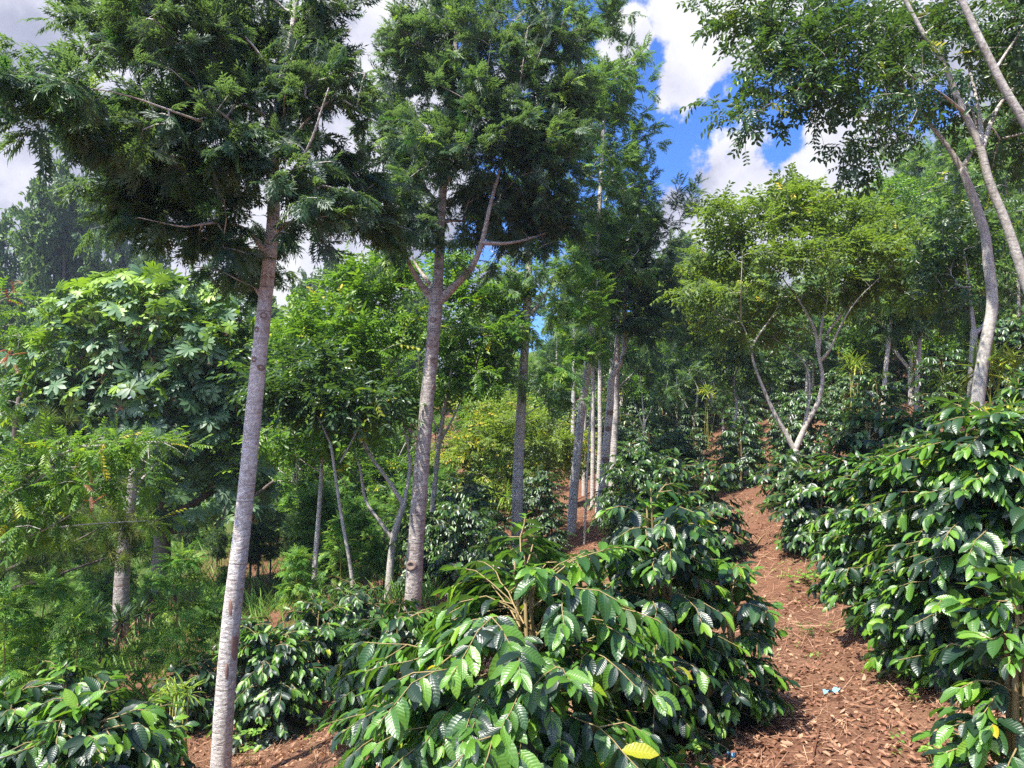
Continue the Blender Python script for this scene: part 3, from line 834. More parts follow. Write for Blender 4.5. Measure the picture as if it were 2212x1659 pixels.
px_tree('silver_oak', 'leaning silver oak right of centre with drooping pale green young fronds on its trunk', 'tree', G_OAK, 14, 17.0,
    [(1234, 1165, 10), (1240, 1060, 9.5), (1250, 950, 9), (1260, 860, 8.5), (1272, 780, 7.5), (1280, 700, 7), (1285, 620, 6), (1292, 500, 5), (1300, 350, 4), (1310, 150, 3)],
    [[(1284, 650, 3), (1330, 600, 2.5, -.3), (1380, 540, 2, -.5)], [(1286, 610, 3), (1260, 560, 2, .2), (1230, 520, 1.5, .4)]],
    [(1300, 460, 80, 90, 0, 1.0), (1300, 300, 80, 110, .3, 1.1), (1270, 230, 80, 110, .2, 1.0), (1350, 180, 50, 95, 0, .8), (1365, 330, 45, 90, .1, .7), (1310, 70, 60, 90, 0, .8), (1380, 440, 32, 50, 0, .3),
     (1240, 560, 60, 60, 0, .6), (1330, 590, 60, 50, -.2, .6), (1225, 640, 40, 40, 0, .35)],
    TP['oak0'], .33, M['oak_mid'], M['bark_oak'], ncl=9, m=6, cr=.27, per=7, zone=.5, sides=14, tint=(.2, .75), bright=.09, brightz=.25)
px_tree('silver_oak_sapling', 'bright green drooping fronds on a thin young stem against the leaning grey trunk', 'sapling', None, 15, 15.6,
    [(1262, 1175, 2.5), (1272, 950, 2.2), (1279, 820, 2), (1286, 700, 1.6), (1290, 600, 1.0)], [],
    [(1290, 620, 28, 30, 0, .6), (1280, 690, 35, 25, 0, .5), (1275, 760, 35, 30, 0, .6), (1195, 800, 45, 35, -.2, .6), (1230, 720, 40, 25, 0, .3)],
    TP['oak0'], .40, M['oak_light'], M['bark_oak'], ncl=6, m=3, cr=.12, per=5, zone=.4, sides=8, droop=.35, tint=(.1, .8), bright=.1)

px_tree('silver_oak', 'pale knobbly trunk right of centre ending in a bent fork with dark feathery foliage', 'tree', G_OAK, 16, 17.5,
    [(1297, 1145, 11), (1304, 1040, 10), (1311, 950, 9), (1318, 870, 8), (1322, 812, 7), (1338, 790, 6), (1347, 760, 5), (1350, 650, 4.2), (1357, 520, 3.6), (1366, 380, 2.6)],
    [[(1322, 815, 4), (1328, 760, 2.8), (1338, 690, 2)], [(1350, 640, 3), (1400, 600, 2.2), (1450, 520, 1.6)], [(1347, 770, 2.5), (1370, 690, 2), (1400, 640, 1.6)]],
    [(1390, 600, 65, 65, 0, 1.0), (1400, 690, 60, 50, -.2, .8), (1390, 500, 60, 60, 0, .9), (1440, 610, 50, 60, .3, .7), (1360, 560, 50, 60, .4, .6), (1375, 400, 50, 60, .4, .5), (1470, 440, 22, 30, 0, .2), (1350, 690, 40, 40, 0, .3)],
    TP['oak0'], .32, M['oak'], M['bark_pale'], ncl=9, m=6, cr=.25, per=7, zone=.5, sides=14, tint=(.0, .55), bright=.03, rough=.10,
    scars=[(1319, 893, 6, 's'), (1308, 988, 6, 's'), (1313, 930, 5, 's')])
px_tree('silver_oak', 'straight grey brown trunk pressed close behind the pale knobbly one', 'tree', G_OAK, 17, 19.0,
    [(1322, 1085, 8.5), (1326, 980, 8), (1330, 880, 7), (1332, 800, 6.5), (1334, 700, 5), (1336, 560, 4)], [[(1332, 840, 2), (1370, 805, 1.6), (1400, 780, 1.2)]],
    [(1330, 600, 60, 70, .3, .7), (1340, 500, 60, 70, .3, .7), (1395, 770, 35, 22, 0, .25)],
    TP['oak1'], .38, M['oak'], M['bark_oak'], ncl=10, m=6, cr=.27, per=6, zone=.5, sides=10, tint=(.1, .6))
for k, (lab, d, tr) in enumerate([
        ('thin straight grey trunk just left of the leaning silver oak, standing in red soil', 25.0, [(1236, 1035, 5), (1238, 900, 4.5), (1240, 760, 4), (1242, 620, 3)]),
        ('thin grey trunk just right of the leaning silver oak, leftmost of the group', 26.0, [(1261, 1070, 4.5), (1263, 900, 4.2), (1266, 760, 3.5), (1270, 620, 3)]),
        ('thin straight grey trunk midway between the leaning and the knobbly trunk', 21.0, [(1279, 1110, 4.8), (1281, 950, 4.5), (1281, 800, 4), (1283, 640, 3)]),
        ('thin grey trunk directly left of the pale knobbly trunk, slightly leaning', 19.5, [(1290, 1120, 5.5), (1296, 960, 5), (1296, 840, 4.5), (1298, 660, 3)]),
        ('thin dark trunk squeezed behind the left edge of the knobbly pale trunk', 24.0, [(1312, 1060, 4), (1318, 900, 4), (1320, 760, 3), (1321, 620, 2)])]):
    x = tr[-1][0]
    px_tree('silver_oak', lab, 'tree', 'thin silver oaks behind the leaning trunk', 30 + k, d, tr, [],
        [(x, 700, 45, 35, 0, .5), (x - 20, 620, 55, 50, 0, .8), (x + 20, 540, 55, 60, 0, .8)], TP['oak1'], .42, M['oak'], M['bark_oak'], ncl=8, m=5, cr=.3, per=6, zone=.6, sides=8, tint=(.25, .8), bright=.08, brightz=.2)
px_tree('silver_oak', 'slim bare silver oak stem low in the valley between the two big foreground trunks', 'tree', G_OAK, 18, 13.2,
    [(674, 1320, 6), (682, 1200, 5.5), (692, 1060, 4.5), (696, 960, 3.6), (700, 860, 2)], [[(692, 1020, 2), (660, 1000, 1.5), (640, 985, 1)], [(694, 1000, 2), (715, 980, 1.5), (735, 960, 1)]],
    [(660, 960, 45, 30, 0, .5), (725, 940, 45, 35, 0, .5), (695, 890, 40, 40, 0, .4)],
    TP['oak0'], .26, M['oak'], M['bark_oak'], ncl=8, m=4, cr=.18, per=5, zone=.35, sides=10, tint=(.2, .7), bright=.04)

# ------------------------------------------------------------------ the pinnate shade trees, upper right
G_SH = 'grey stemmed shade trees at the right edge'
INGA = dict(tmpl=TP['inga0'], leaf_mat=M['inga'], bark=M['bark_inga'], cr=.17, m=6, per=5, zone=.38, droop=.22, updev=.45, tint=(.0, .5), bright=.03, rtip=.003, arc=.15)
px_tree('shade_tree', 'shade tree at the right, pale ringed trunk with long arching limbs over blue sky', 'tree', G_SH, 41, 8.4,
    [(2106, 905, 14), (2114, 850, 13), (2126, 760, 12), (2143, 660, 11.5), (2134, 560, 11), (2126, 500, 10), (2104, 432, 9), (2078, 364, 8)],
    [[(2078, 366, 6.5), (2046, 315, 6), (2007, 265, 5.5), (1957, 201, 4.8), (1923, 174, 4.2, -.2), (1873, 154, 3.4, -.4), (1806, 117, 2.8, -.7), (1705, 67, 2, -1.0)],
     [(1957, 201, 3.5), (1930, 130, 3, .3), (1900, 60, 2.4, .6), (1860, -20, 2, .8)],
     [(2078, 362, 6), (2092, 340, 5.5, .1), (2104, 322, 5, .2)],
     [(1990, 245, 3), (1940, 300, 2, -.5), (1880, 315, 1.6, -.8), (1820, 300, 1.2, -1.0)],
     [(1806, 117, 2, -.7), (1740, 180, 1.6, -1.0), (1650, 235, 1.2, -1.3), (1570, 262, 1, -1.5)]],
    [(1610, 20, 75, 40, -.9, .75), (1700, 60, 95, 55, -.9, 1.3), (1800, 60, 100, 60, -.6, 1.4), (1900, 60, 90, 70, 0, 1.3), (1720, 140, 95, 50, -1.0, 1.1), (1830, 150, 90, 50, -.6, 1.1),
     (1690, 190, 70, 22, -1.1, .45), (1790, 205, 80, 25, -.8, .5), (1640, 130, 40, 22, -1.1, .2), (1575, 258, 34, 14, -1.5, .16), (1625, 228, 34, 18, -1.3, .2), (1870, 310, 60, 22, -.9, .5), (1820, 335, 35, 15, -1, .15), (1910, 240, 60, 35, -.3, .4),
     (1960, 120, 70, 80, .4, .8)],
    ncl=8, size=.175, sides=18, **INGA)
px_tree('shade_tree', 'second pale grey shade tree stem rising from the right edge and crossing the forked one', 'tree', G_SH, 42, 7.6,
    [(2290, 900, 12.5), (2250, 720, 11.5), (2212, 600, 10.5), (2174, 484, 9.5), (2138, 395, 8.8), (2117, 318, 8), (2084, 245, 7.2), (2057, 184, 6.4), (2038, 135, 5.6), (1997, 77, 5), (1953, -5, 4.5), (1920, -80, 4)],
    [[(2117, 312, 7), (2118, 270, 6, .2), (2106, 200, 5.2, .3), (2087, 124, 4.2, .4), (2070, 60, 3, .5)],
     [(2120, 325, 6), (2143, 258, 5, .2), (2168, 214, 4.4, .3), (2215, 160, 4, .4), (2270, 110, 3, .5)],
     [(2084, 245, 4), (2030, 200, 3, -.4), (1960, 160, 2.4, -.8)]],
    [(2010, 60, 80, 80, .2, 1.0), (2090, 90, 70, 80, .6, 1.0), (2170, 120, 80, 80, .9, 1.0), (1980, 180, 60, 50, -.6, .6), (2200, 230, 60, 60, .8, .8), (2060, 250, 50, 50, .9, .5), (2160, 330, 60, 50, 1.2, .6)],
    ncl=7, size=.175, sides=18, **INGA)
px_tree('shade_tree', 'third grey shade tree stem cutting across the upper right corner', 'tree', G_SH, 43, 6.6,
    [(2400, 720, 12), (2330, 520, 11), (2270, 370, 10), (2212, 262, 9), (2168, 188, 8.3), (2127, 107, 7.7), (2091, 30, 7), (2068, -20, 6.5), (2040, -100, 7)],
    [[(2150, 150, 3.5), (2190, 90, 2.8, .3), (2240, 30, 2, .6)]],
    [(2180, 40, 80, 60, .6, .9), (2250, 110, 70, 80, .8, .8), (2240, 0, 80, 50, .6, .7)],
    ncl=7, size=.175, sides=18, **INGA)
px_tree('shade_tree', 'short grey forked stem standing just left of the ringed trunk', 'tree', G_SH, 44, 9.4,
    [(2096, 925, 8.5), (2098, 845, 8), (2102, 760, 7.5), (2104, 712, 7)],
    [[(2104, 715, 5), (2098, 660, 4), (2092, 600, 3.4), (2082, 540, 2.6)], [(2105, 722, 5.5), (2125, 700, 4.5, .3), (2140, 670, 4, .6)]],
    [(2060, 560, 60, 45, .3, .7), (2020, 610, 50, 35, .3, .5), (2080, 480, 60, 50, .8, .7)],
    ncl=12, size=.20, sides=12, **INGA)

# ------------------------------------------------------------------ mid ground spreading trees
FL = dict(m=7, per=6, zone=.5, droop=.12, updev=.3, rtip=.0035, arc=.3, flat=.35, lobez=1.0)
px_tree('spreading_tree', 'spreading yellow green tree beside the path with a low V forked pale trunk', 'tree', None, 51, 13.0,
    [(1713, 1035, 10), (1714, 1009, 9.5), (1717, 972, 8.5)],
    [[(1717, 974, 6), (1694, 930, 5.5), (1672, 891, 5), (1650, 842, 4.4), (1630, 790, 4), (1621, 752, 3.6), (1612, 720, 3), (1598, 690, 2.6), (1570, 640, 2, .3), (1545, 560, 1.6, .4)],
     [(1621, 752, 3), (1645, 715, 2.4), (1672, 677, 2), (1700, 630, 1.6)],
     [(1600, 695, 2.2), (1601, 620, 1.8, -.4), (1604, 540, 1.4, -.5)],
     [(1717, 972, 7), (1740, 920, 6), (1766, 871, 5.6), (1777, 818, 5.2), (1769, 771, 5), (1760, 712, 4.6), (1744, 680, 3.8), (1720, 640, 3.2), (1699, 613, 2.6), (1665, 560, 2)],
     [(1726, 958, 5.5), (1739, 912, 4.6, .2), (1748, 862, 4, .3), (1745, 800, 3, .4), (1715, 760, 2.2, .4), (1670, 730, 1.6, .4)],
     [(1768, 765, 4), (1775, 700, 3.4), (1779, 680, 3), (1789, 637, 2.6), (1795, 560, 2)],
     [(1772, 780, 4), (1793, 755, 3.4, -.2), (1815, 705, 3, -.3), (1850, 650, 2.4, -.4), (1900, 600, 1.8, -.5)],
     [(1785, 720, 3.4, .2), (1833, 660, 2.8, .3), (1890, 593, 2.4, .4), (1950, 570, 1.8, .5)]],
    [(1560, 560, 80, 22, .3, .9), (1570, 640, 80, 22, 0, .8), (1600, 500, 90, 24, 0, 1.0), (1700, 560, 100, 26, -.4, 1.2), (1690, 640, 90, 24, .3, .9), (1740, 470, 110, 30, .2, 1.2), (1840, 540, 110, 28, 0, 1.2), (1830, 620, 95, 24, .3, .9),
     (1920, 580, 90, 26, .3, .9), (1640, 440, 100, 22, .3, .9), (1570, 450, 50, 18, 0, .4), (1820, 450, 90, 26, .4, .9), (1900, 500, 90, 26, .4, .9), (1740, 400, 50, 22, .3, .35), (1700, 700, 60, 16, .5, .4), (1570, 710, 45, 16, .2, .35), (1980, 640, 60, 18, .4, .4)],
    TP['inga1'], .25, M['yellow'], M['bark_inga'], ncl=8, cr=.24, tint=(.0, .6), bright=.03, sides=12, **FL)
px_tree('spreading_tree', 'low spreading yellow green tree lit in the middle distance behind the slender trunk', 'tree', None, 52, 22.0,
    [(1105, 1150, 5), (1112, 1100, 4.5)], [[(1112, 1100, 3), (1080, 1060, 2.4), (1040, 1010, 1.6)], [(1112, 1100, 3), (1140, 1050, 2.2), (1180, 980, 1.4)], [(1112, 1105, 3), (1100, 1030, 2.2), (1105, 950, 1.5)]],
    [(1010, 985, 60, 18, 0, .8), (1080, 950, 90, 20, 0, 1.2), (1180, 945, 80, 20, 0, 1.0), (1060, 1030, 80, 20, 0, .9), (1160, 1010, 80, 20, .3, .9), (1110, 910, 90, 18, 0, 1.0), (1200, 985, 50, 16, 0, .5), (1080, 870, 70, 16, 1, .6), (1060, 1070, 50, 16, 0, .4)],
    TP['inga1'], .30, M['yellow'], M['bark_inga'], ncl=12, cr=.30, tint=(.3, .9), bright=.06, sides=8, **FL)
px_tree('shade_tree', 'leafy bright green tree between the two big foreground trunks with crooked leaning stems', 'tree', None, 53, 12.6,
    [(836, 1330, 9), (848, 1180, 8), (862, 1120, 7), (872, 1090, 6.5)],
    [[(852, 1170, 5), (820, 1125, 4.5), (790, 1080, 4), (775, 1000, 3.5), (750, 940, 3), (715, 880, 2.4), (690, 820, 2)],
     [(872, 1092, 5.5), (840, 1040, 5), (800, 985, 4.4), (760, 925, 3.8), (725, 885, 3), (690, 860, 2)],
     [(800, 985, 3), (780, 920, 2.4), (785, 830, 2)], [(872, 1090, 5), (885, 1000, 4, .4), (870, 900, 3, .6), (860, 800, 2.4, .7), (850, 700, 2, .8)]],
    [(700, 670, 110, 22, .3, .9), (800, 625, 80, 24, .5, .9), (650, 720, 80, 22, 0, .8), (750, 745, 110, 22, -.2, 1.1), (850, 710, 80, 22, .4, .9), (670, 800, 95, 20, 0, .9), (800, 815, 100, 22, .2, .9), (690, 880, 90, 18, -.3, .6), (850, 600, 60, 30, .8, .7), (870, 870, 70, 18, .4, .5), (760, 590, 60, 20, .5, .4), (770, 940, 80, 14, -.2, .35), (640, 950, 60, 14, -.2, .3)],
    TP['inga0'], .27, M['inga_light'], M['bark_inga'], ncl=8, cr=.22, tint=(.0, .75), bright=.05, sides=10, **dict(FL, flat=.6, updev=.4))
px_tree('shade_tree', 'bushy green tree right behind the stout forked trunk', 'tree', None, 54, 14.8,
    [(925, 1230, 7), (935, 1100, 6), (948, 960, 5), (960, 880, 4.4)],
    [[(948, 960, 3.6), (980, 900, 3), (1010, 830, 2.4)], [(960, 880, 3.6), (975, 800, 3), (995, 700, 2.2)], [(950, 940, 3), (925, 880, 2.2), (900, 820, 2)]],
    [(1000, 640, 70, 45, 0, .9), (1030, 740, 75, 40, 0, 1.0), (960, 720, 60, 50, .4, .8), (1020, 820, 75, 28, 0, .8), (930, 820, 50, 35, .3, .5), (985, 580, 50, 40, .6, .6), (1075, 660, 40, 40, .5, .5)],
    TP['inga0'], .28, M['inga_light'], M['bark_inga'], ncl=8, cr=.24, tint=(.0, .6), bright=.04, sides=9, **dict(FL, flat=.6, updev=.4))
px_tree('shade_tree', 'dark leaved shade tree branch mass hanging behind the left foreground trunk', 'tree', None, 55, 10.5,
    [(770, 1420, 5), (760, 1250, 4), (735, 1100, 3.4), (715, 960, 3)], [[(715, 960, 2.6), (680, 890, 2), (640, 850, 1.5)], [(735, 1000, 2), (790, 900, 2), (830, 860, 1.5)]],
    [(670, 860, 70, 28, 0, .9), (740, 880, 70, 24, 0, .7), (630, 830, 50, 30, 0, .5), (800, 860, 60, 22, 0, .5), (650, 780, 50, 25, 0, .4)],
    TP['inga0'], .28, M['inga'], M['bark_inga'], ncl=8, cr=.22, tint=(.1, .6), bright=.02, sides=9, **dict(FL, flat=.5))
# near left pinnate branches, low tree below the path
px_tree('shade_tree', 'low pinnate tree at the left edge with yellowing leaf tips and bare silvery branches', 'tree', None, 56, 7.6,
    [(-120, 1500, 12), (-90, 1250, 9), (-40, 1120, 7)],
    [[(-40, 1120, 5.5), (40, 1050, 4.6), (110, 995, 4), (170, 965, 3), (230, 950, 2)], [(-40, 1130, 5), (30, 1090, 4), (90, 1030, 3), (140, 1010, 2.4), (200, 1010, 1.8)],
     [(-60, 1180, 4), (60, 1160, 3), (170, 1100, 2.2), (200, 1060, 1.6)], [(-60, 1080, 4), (-30, 900, 3), (-20, 760, 2.2), (0, 650, 1.5)], [(170, 965, 2.4), (260, 960, 2), (350, 955, 1.4), (400, 985, 1)], [(110, 1140, 2), (220, 1130, 1.6), (320, 1125, 1)]],
    [(50, 985, 90, 16, 0, .8), (160, 965, 90, 14, 0, .8), (260, 965, 70, 11, 0, .5), (60, 1060, 100, 18, 0, .8), (180, 1040, 80, 16, 0, .6), (270, 1040, 45, 12, .2, .25), (50, 1130, 90, 16, 0, .5), (150, 1110, 80, 12, .2, .35), (350, 975, 40, 7, 0, .14),
     (60, 1160, 80, 16, .2, .4), (320, 1120, 45, 9, 0, .16), (-20, 720, 30, 60, 0, .35), (0, 850, 30, 30, 0, .25), (-30, 640, 35, 35, 0, .3)],
    TP['long0'], .23, M['inga_light'], M['bark_inga'], ncl=8, m=6, cr=.17, per=4, zone=.4, droop=.2, updev=.35, tint=(.1, .7), bright=.08, sides=12, rtip=.003, arc=.3, flat=.45, lobez=1.0)
for k, (px, py, lab) in enumerate([(18, 612, 'spray of red new leaves on the highest twig at the left edge'), (10, 775, 'red new leaves low on the left edge beside yellow ones'), (190, 1072, 'small spray of red new leaves above the lower left branches')]):
    rng = np.random.default_rng(600 + k)
    c = PT(px, py, 7.2)
    rt = [o for o in bpy.data.objects if o.get('label', '').startswith('low pinnate tree')][0]
    a = Acc(); n = 7
    pos = c + rv(rng, n, .06)
    foliage(a, rng, TP['long0'], pos, nrm(rv(rng, n)), .13, tint=(0, 1), bright=0)
    o = a.build('red_leaves', M['red'], rt, tuple(rt.location))
    o['label'] = lab

# ------------------------------------------------------------------ the palmate (umbrella) tree
def umbrella_tree():
    rng = np.random.default_rng(71)
    d = 14.5
    base = PT(345, 1290, d); g = H1(base[0], base[1]); foot = np.array([base[0], base[1], g])
    sk = Skel()
    sk.add_main(np.array([foot - [0, 0, .1], PT(350, 1190, d), PT(350, 1110, d)]), np.array([.19, .16, .14]), .12)
    for L in [[(350, 1115), (300, 1030), (220, 960), (130, 900)], [(350, 1115), (340, 1010), (300, 900), (270, 760)], [(350, 1110), (380, 1000), (420, 880), (450, 720)],
              [(350, 1120), (430, 1080), (500, 1030), (560, 950)], [(350, 1150), (470, 1130), (540, 1080), (590, 1040)], [(350, 1130), (220, 1090), (120, 1010), (60, 900)], [(345, 1000), (350, 850), (340, 680)]]:
        P = np.array([PT(x, y, d + rng.uniform(-1.0, 1.0) * (i / 3.0)) for i, (x, y) in enumerate(L)])
        sk.add_main(P, np.linspace(.075, .025, len(L)), .12)
    lob = [(330, 700, 230, 120, 2.0), (180, 770, 130, 90, 1.0), (460, 760, 140, 110, 1.2), (320, 840, 250, 110, 1.8), (120, 850, 120, 80, .9), (40, 820, 60, 90, .5), (90, 930, 110, 50, .5), (480, 900, 110, 80, .8), (520, 1010, 70, 60, .4), (440, 1080, 150, 55, .5), (300, 640, 130, 60, .8), (550, 860, 50, 90, .4), (330, 950, 200, 60, .5), (380, 1010, 120, 60, .3)]
    pts = []
    nrmv = []
    for cx, cy, rx, ry, wt in lob:
        n = int(230 * wt)
        a, b = rx / F * d, ry / F * d
        c = PT(cx, cy, d)
        u = nrm(rv(rng, n))
        q = rng.uniform(.55, 1.0, (n, 1)) ** .5
        p = c + u * q * np.array([a, min(a, 1.5), b])
        pts.append(p)
    pts = np.concatenate(pts)
    # keep them apart so the heads stack like shingles
    keep = []
    for p in pts[rng.permutation(len(pts))]:
        if not keep or np.min(np.linalg.norm((np.array(keep) - p) * [1, .8, 1.9], axis=1)) > .215: keep.append(p)
    pts = np.array(keep)
    sk.grow(rng, pts - np.array([0, 0, .05]), .05, .14, .02)
    sk.radii(.009, .38)
    rt = root('umbrella_tree', foot, 'rounded tree at left with big glossy palmate leaf heads stacked like shingles', 'tree')
    aw = Acc(); sk.wood(aw, 10, 4, .06)
    aw.build('trunk', M['bark_dark'], rt, foot)
    al = Acc()
    cen = PT(330, 850, d)
    n = len(pts)
    outw = nrm(pts - cen)
    for rep, (off, s0, dn) in enumerate([(0, 1.0, 0), (-.06, .85, .25)]):
        nh = nrm(np.array([0, -.35, 1.0]) + outw * .55 + rv(rng, n) * .2)
        al_dir = rv(rng, n)
        R = frames(al_dir, nh)
        sc = .47 * s0 * rng.uniform(.75, 1.15, n)
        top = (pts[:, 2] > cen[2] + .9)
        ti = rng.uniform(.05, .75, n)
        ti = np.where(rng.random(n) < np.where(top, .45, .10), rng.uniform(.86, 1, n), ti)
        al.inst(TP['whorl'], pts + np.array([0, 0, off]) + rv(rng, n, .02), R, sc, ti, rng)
    al.build('crown', M['umbrella'], rt, foot)
    # withered leaf stalks hanging under some heads
    ds = Acc(); sel = pts[rng.random(n) < .18]
    foliage(ds, rng, TP['clusw'], sel - [0, 0, .12], np.tile([0, 0, -1.0], (len(sel), 1)), .24, droop=.9, bright=0, tint=(0, .5))
    ds.build('withered_leaves', M['dead'], rt, foot)
umbrella_tree()

# ------------------------------------------------------------------ coffee bushes
def coffee(rng, Hh, R, leaf, lod, nlat=34, nsub=2, dens=1.0, stems=3, bright=.1, tint=(.05, .6), openness=0.0, young=1.0):
    al = Acc(); aw = Acc(); ag = Acc()
    P = []; T = []; S = []; TI = []; UPV = []
    lats = []; tops = []
    for s in range(stems):
        a0 = rng.uniform(0, 6.28); lean = rng.uniform(.05, .28) * (stems > 1)
        top = np.array([math.cos(a0) * lean * R, math.sin(a0) * lean * R, Hh * rng.uniform(.9, 1.0)])
        mid = top * .5 + np.array([rng.normal(0, .04), rng.normal(0, .04), 0])
        SP, SR = smooth_line([np.array([top[0] * .15, top[1] * .15, -.12]), mid, top], [.022 * Hh / 1.6, .016, .005], .1)
        tube(aw, SP, SR, 6 if lod < 2 else 4, rough=.05)
        tops.append((SP[-1], 0))
        k = int(nlat / stems)
        for j in range(k):
            h = (.10 + .88 * ((j + rng.uniform(0, .8)) / k))
            i = min(int(h * (len(SP) - 1)), len(SP) - 1)
            prof = (math.sin(math.pi * (0.13 + .74 * h)) ** .7) * (1.0 - .22 * h)
            az = rng.uniform(0, 6.28)
            L = R * prof * rng.uniform(.75, 1.15)
            lats.append((SP[i], az, L, h))
    for (b, az, L, h) in lats:
        dirh = np.array([math.cos(az), math.sin(az), 0])
        n = max(4, int(L / .10)) + 1
        t = np.linspace(0, 1, n)[:, None]
        rise = (.30 + .5 * h) * L * (1.0 if h < .9 else 1.3)
        sag = rng.uniform(.35, .75) * L
        pts = b + dirh * L * t + np.array([0, 0, 1.0]) * (rise * t - sag * t ** 2.2) + np.cumsum(rng.normal(0, .012, (n, 3)), 0)
        br = [(pts, 1.0)]
        for q in range(rng.poisson(nsub) if nsub else 0):
            i = rng.integers(1, max(2, int(n * .7)))
            a2 = az + rng.choice([-1, 1]) * rng.uniform(.5, 1.0)
            L2 = L * (1 - i / n) * rng.uniform(.5, .9)
            d2 = np.array([math.cos(a2), math.sin(a2), .15])
            n2 = max(3, int(L2 / .10) + 1); t2 = np.linspace(0, 1, n2)[:, None]
            br.append((pts[i] + d2 * L2 * t2 - np.array([0, 0, 1.0]) * .4 * L2 * t2 ** 2 + np.cumsum(rng.normal(0, .01, (n2, 3)), 0) * (t2 > 0), .7))
        for pts2, rr in br:
            if lod < 2:
                m = len(pts2)
                tube(aw, pts2, np.linspace(.0050 * rr, .0018, m), 5 if lod == 0 else 3, cap=False)
            elif rr == 1.0 and rng.random() < .5:
                tube(aw, pts2, np.linspace(.007, .003, len(pts2)), 3, cap=False)
            seg = np.linalg.norm(np.diff(pts2, axis=0), axis=1); cs = np.r_[0, np.cumsum(seg)]; tot = cs[-1]
            step = leaf * (.27 if lod == 0 else .38) / dens
            u0 = tot * (openness + rng.uniform(0, .25)) * rr
            us = np.arange(tot, u0, -step)
            if not len(us): us = np.array([tot])
            for side in (-1, 1):
                u = us + rng.normal(0, .008, len(us))
                keep = rng.random(len(u)) < np.clip(.55 + .5 * (u / tot), 0, .97)
                u = u[keep]
                if not len(u): continue
                j = np.clip(np.searchsorted(cs, u) - 1, 0, len(seg) - 1)
                f = np.clip((u - cs[j]) / seg[j], 0, 1)[:, None]
                p = pts2[j] * (1 - f) + pts2[j + 1] * f
                tg = nrm(pts2[j + 1] - pts2[j])
                sd = nrm(np.cross(tg, [0, 0, 1.0])) * side
                tipf = np.exp(-(tot - u) / (leaf * .8))[:, None]
                al_d = sd * (.75 - .45 * tipf) + tg * (.40 + .6 * tipf) + np.array([0, 0, -1.0]) * (rng.uniform(.0, 1.05, (len(u), 1)) * (1 - .9 * tipf)) + rv(rng, len(u), .15)
                P.append(p); T.append(al_d)
                S.append(leaf * rng.uniform(.58, 1.18, len(u)) * (1 - .45 * tipf[:, 0]))
                yng = (tipf[:, 0] > .5) & (rng.random(len(u)) < .6 * young)
                ti = rng.uniform(tint[0], tint[1], len(u)) + .10 * h
                ti = np.where(yng, rng.uniform(.68, .90, len(u)), ti)
                ti = np.where(rng.random(len(u)) < .010, rng.uniform(.9, 1.0), ti)
                ti = np.where(rng.random(len(u)) < bright, rng.uniform(.6, .85, len(u)), ti)
                TI.append(ti)
    for (b, L_) in tops:      # leafy shoot at the head of every stem
        for q in range(10 if lod < 2 else 6):
            a = rng.uniform(0, 6.28); e = rng.uniform(-.1, 1.2)
            P.append((b - np.array([0, 0, rng.uniform(0, .12)]))[None]); T.append(np.array([[math.cos(a) * math.cos(e), math.sin(a) * math.cos(e), math.sin(e)]]))
            S.append(np.array([leaf * rng.uniform(.45, .85)])); TI.append(np.array([rng.uniform(.45, .9)]))
    P = np.concatenate(P); T = np.concatenate(T); S = np.concatenate(S); TI = np.concatenate(TI)
    outw = P - np.array([0, 0, Hh * .3]); outw[:, 2] *= .5
    nh = np.array([0, 0, 1.0]) + nrm(outw) * .65 + rv(rng, len(P), .38)
    Rm = frames(T, nh)
    al.inst(TP['coffee%d' % lod], P, Rm, S, np.clip(TI, 0, 1), rng)
    LEAFN[0] += len(P)
    return al, aw

def bush_at(label, px, top, d, Rpx, seed, leaf, lod, group, nlat=34, nsub=2, mat=None, cat='coffee bush', **kw):
    rng = np.random.default_rng(seed)
    p = PT(px, top, d)
    g = H1(p[0], p[1])
    Hh = max(.7, p[2] - g)
    R = Rpx / F * d
    al, aw = coffee(rng, Hh, R, leaf, lod, nlat, nsub, **kw)
    rt = root('coffee_bush', (p[0], p[1], g), label, cat, group)
    al.build('foliage', mat or M['coffee_near' if lod == 0 else 'coffee'], rt)
    aw.build('branches', M['twig'], rt)
    return rt

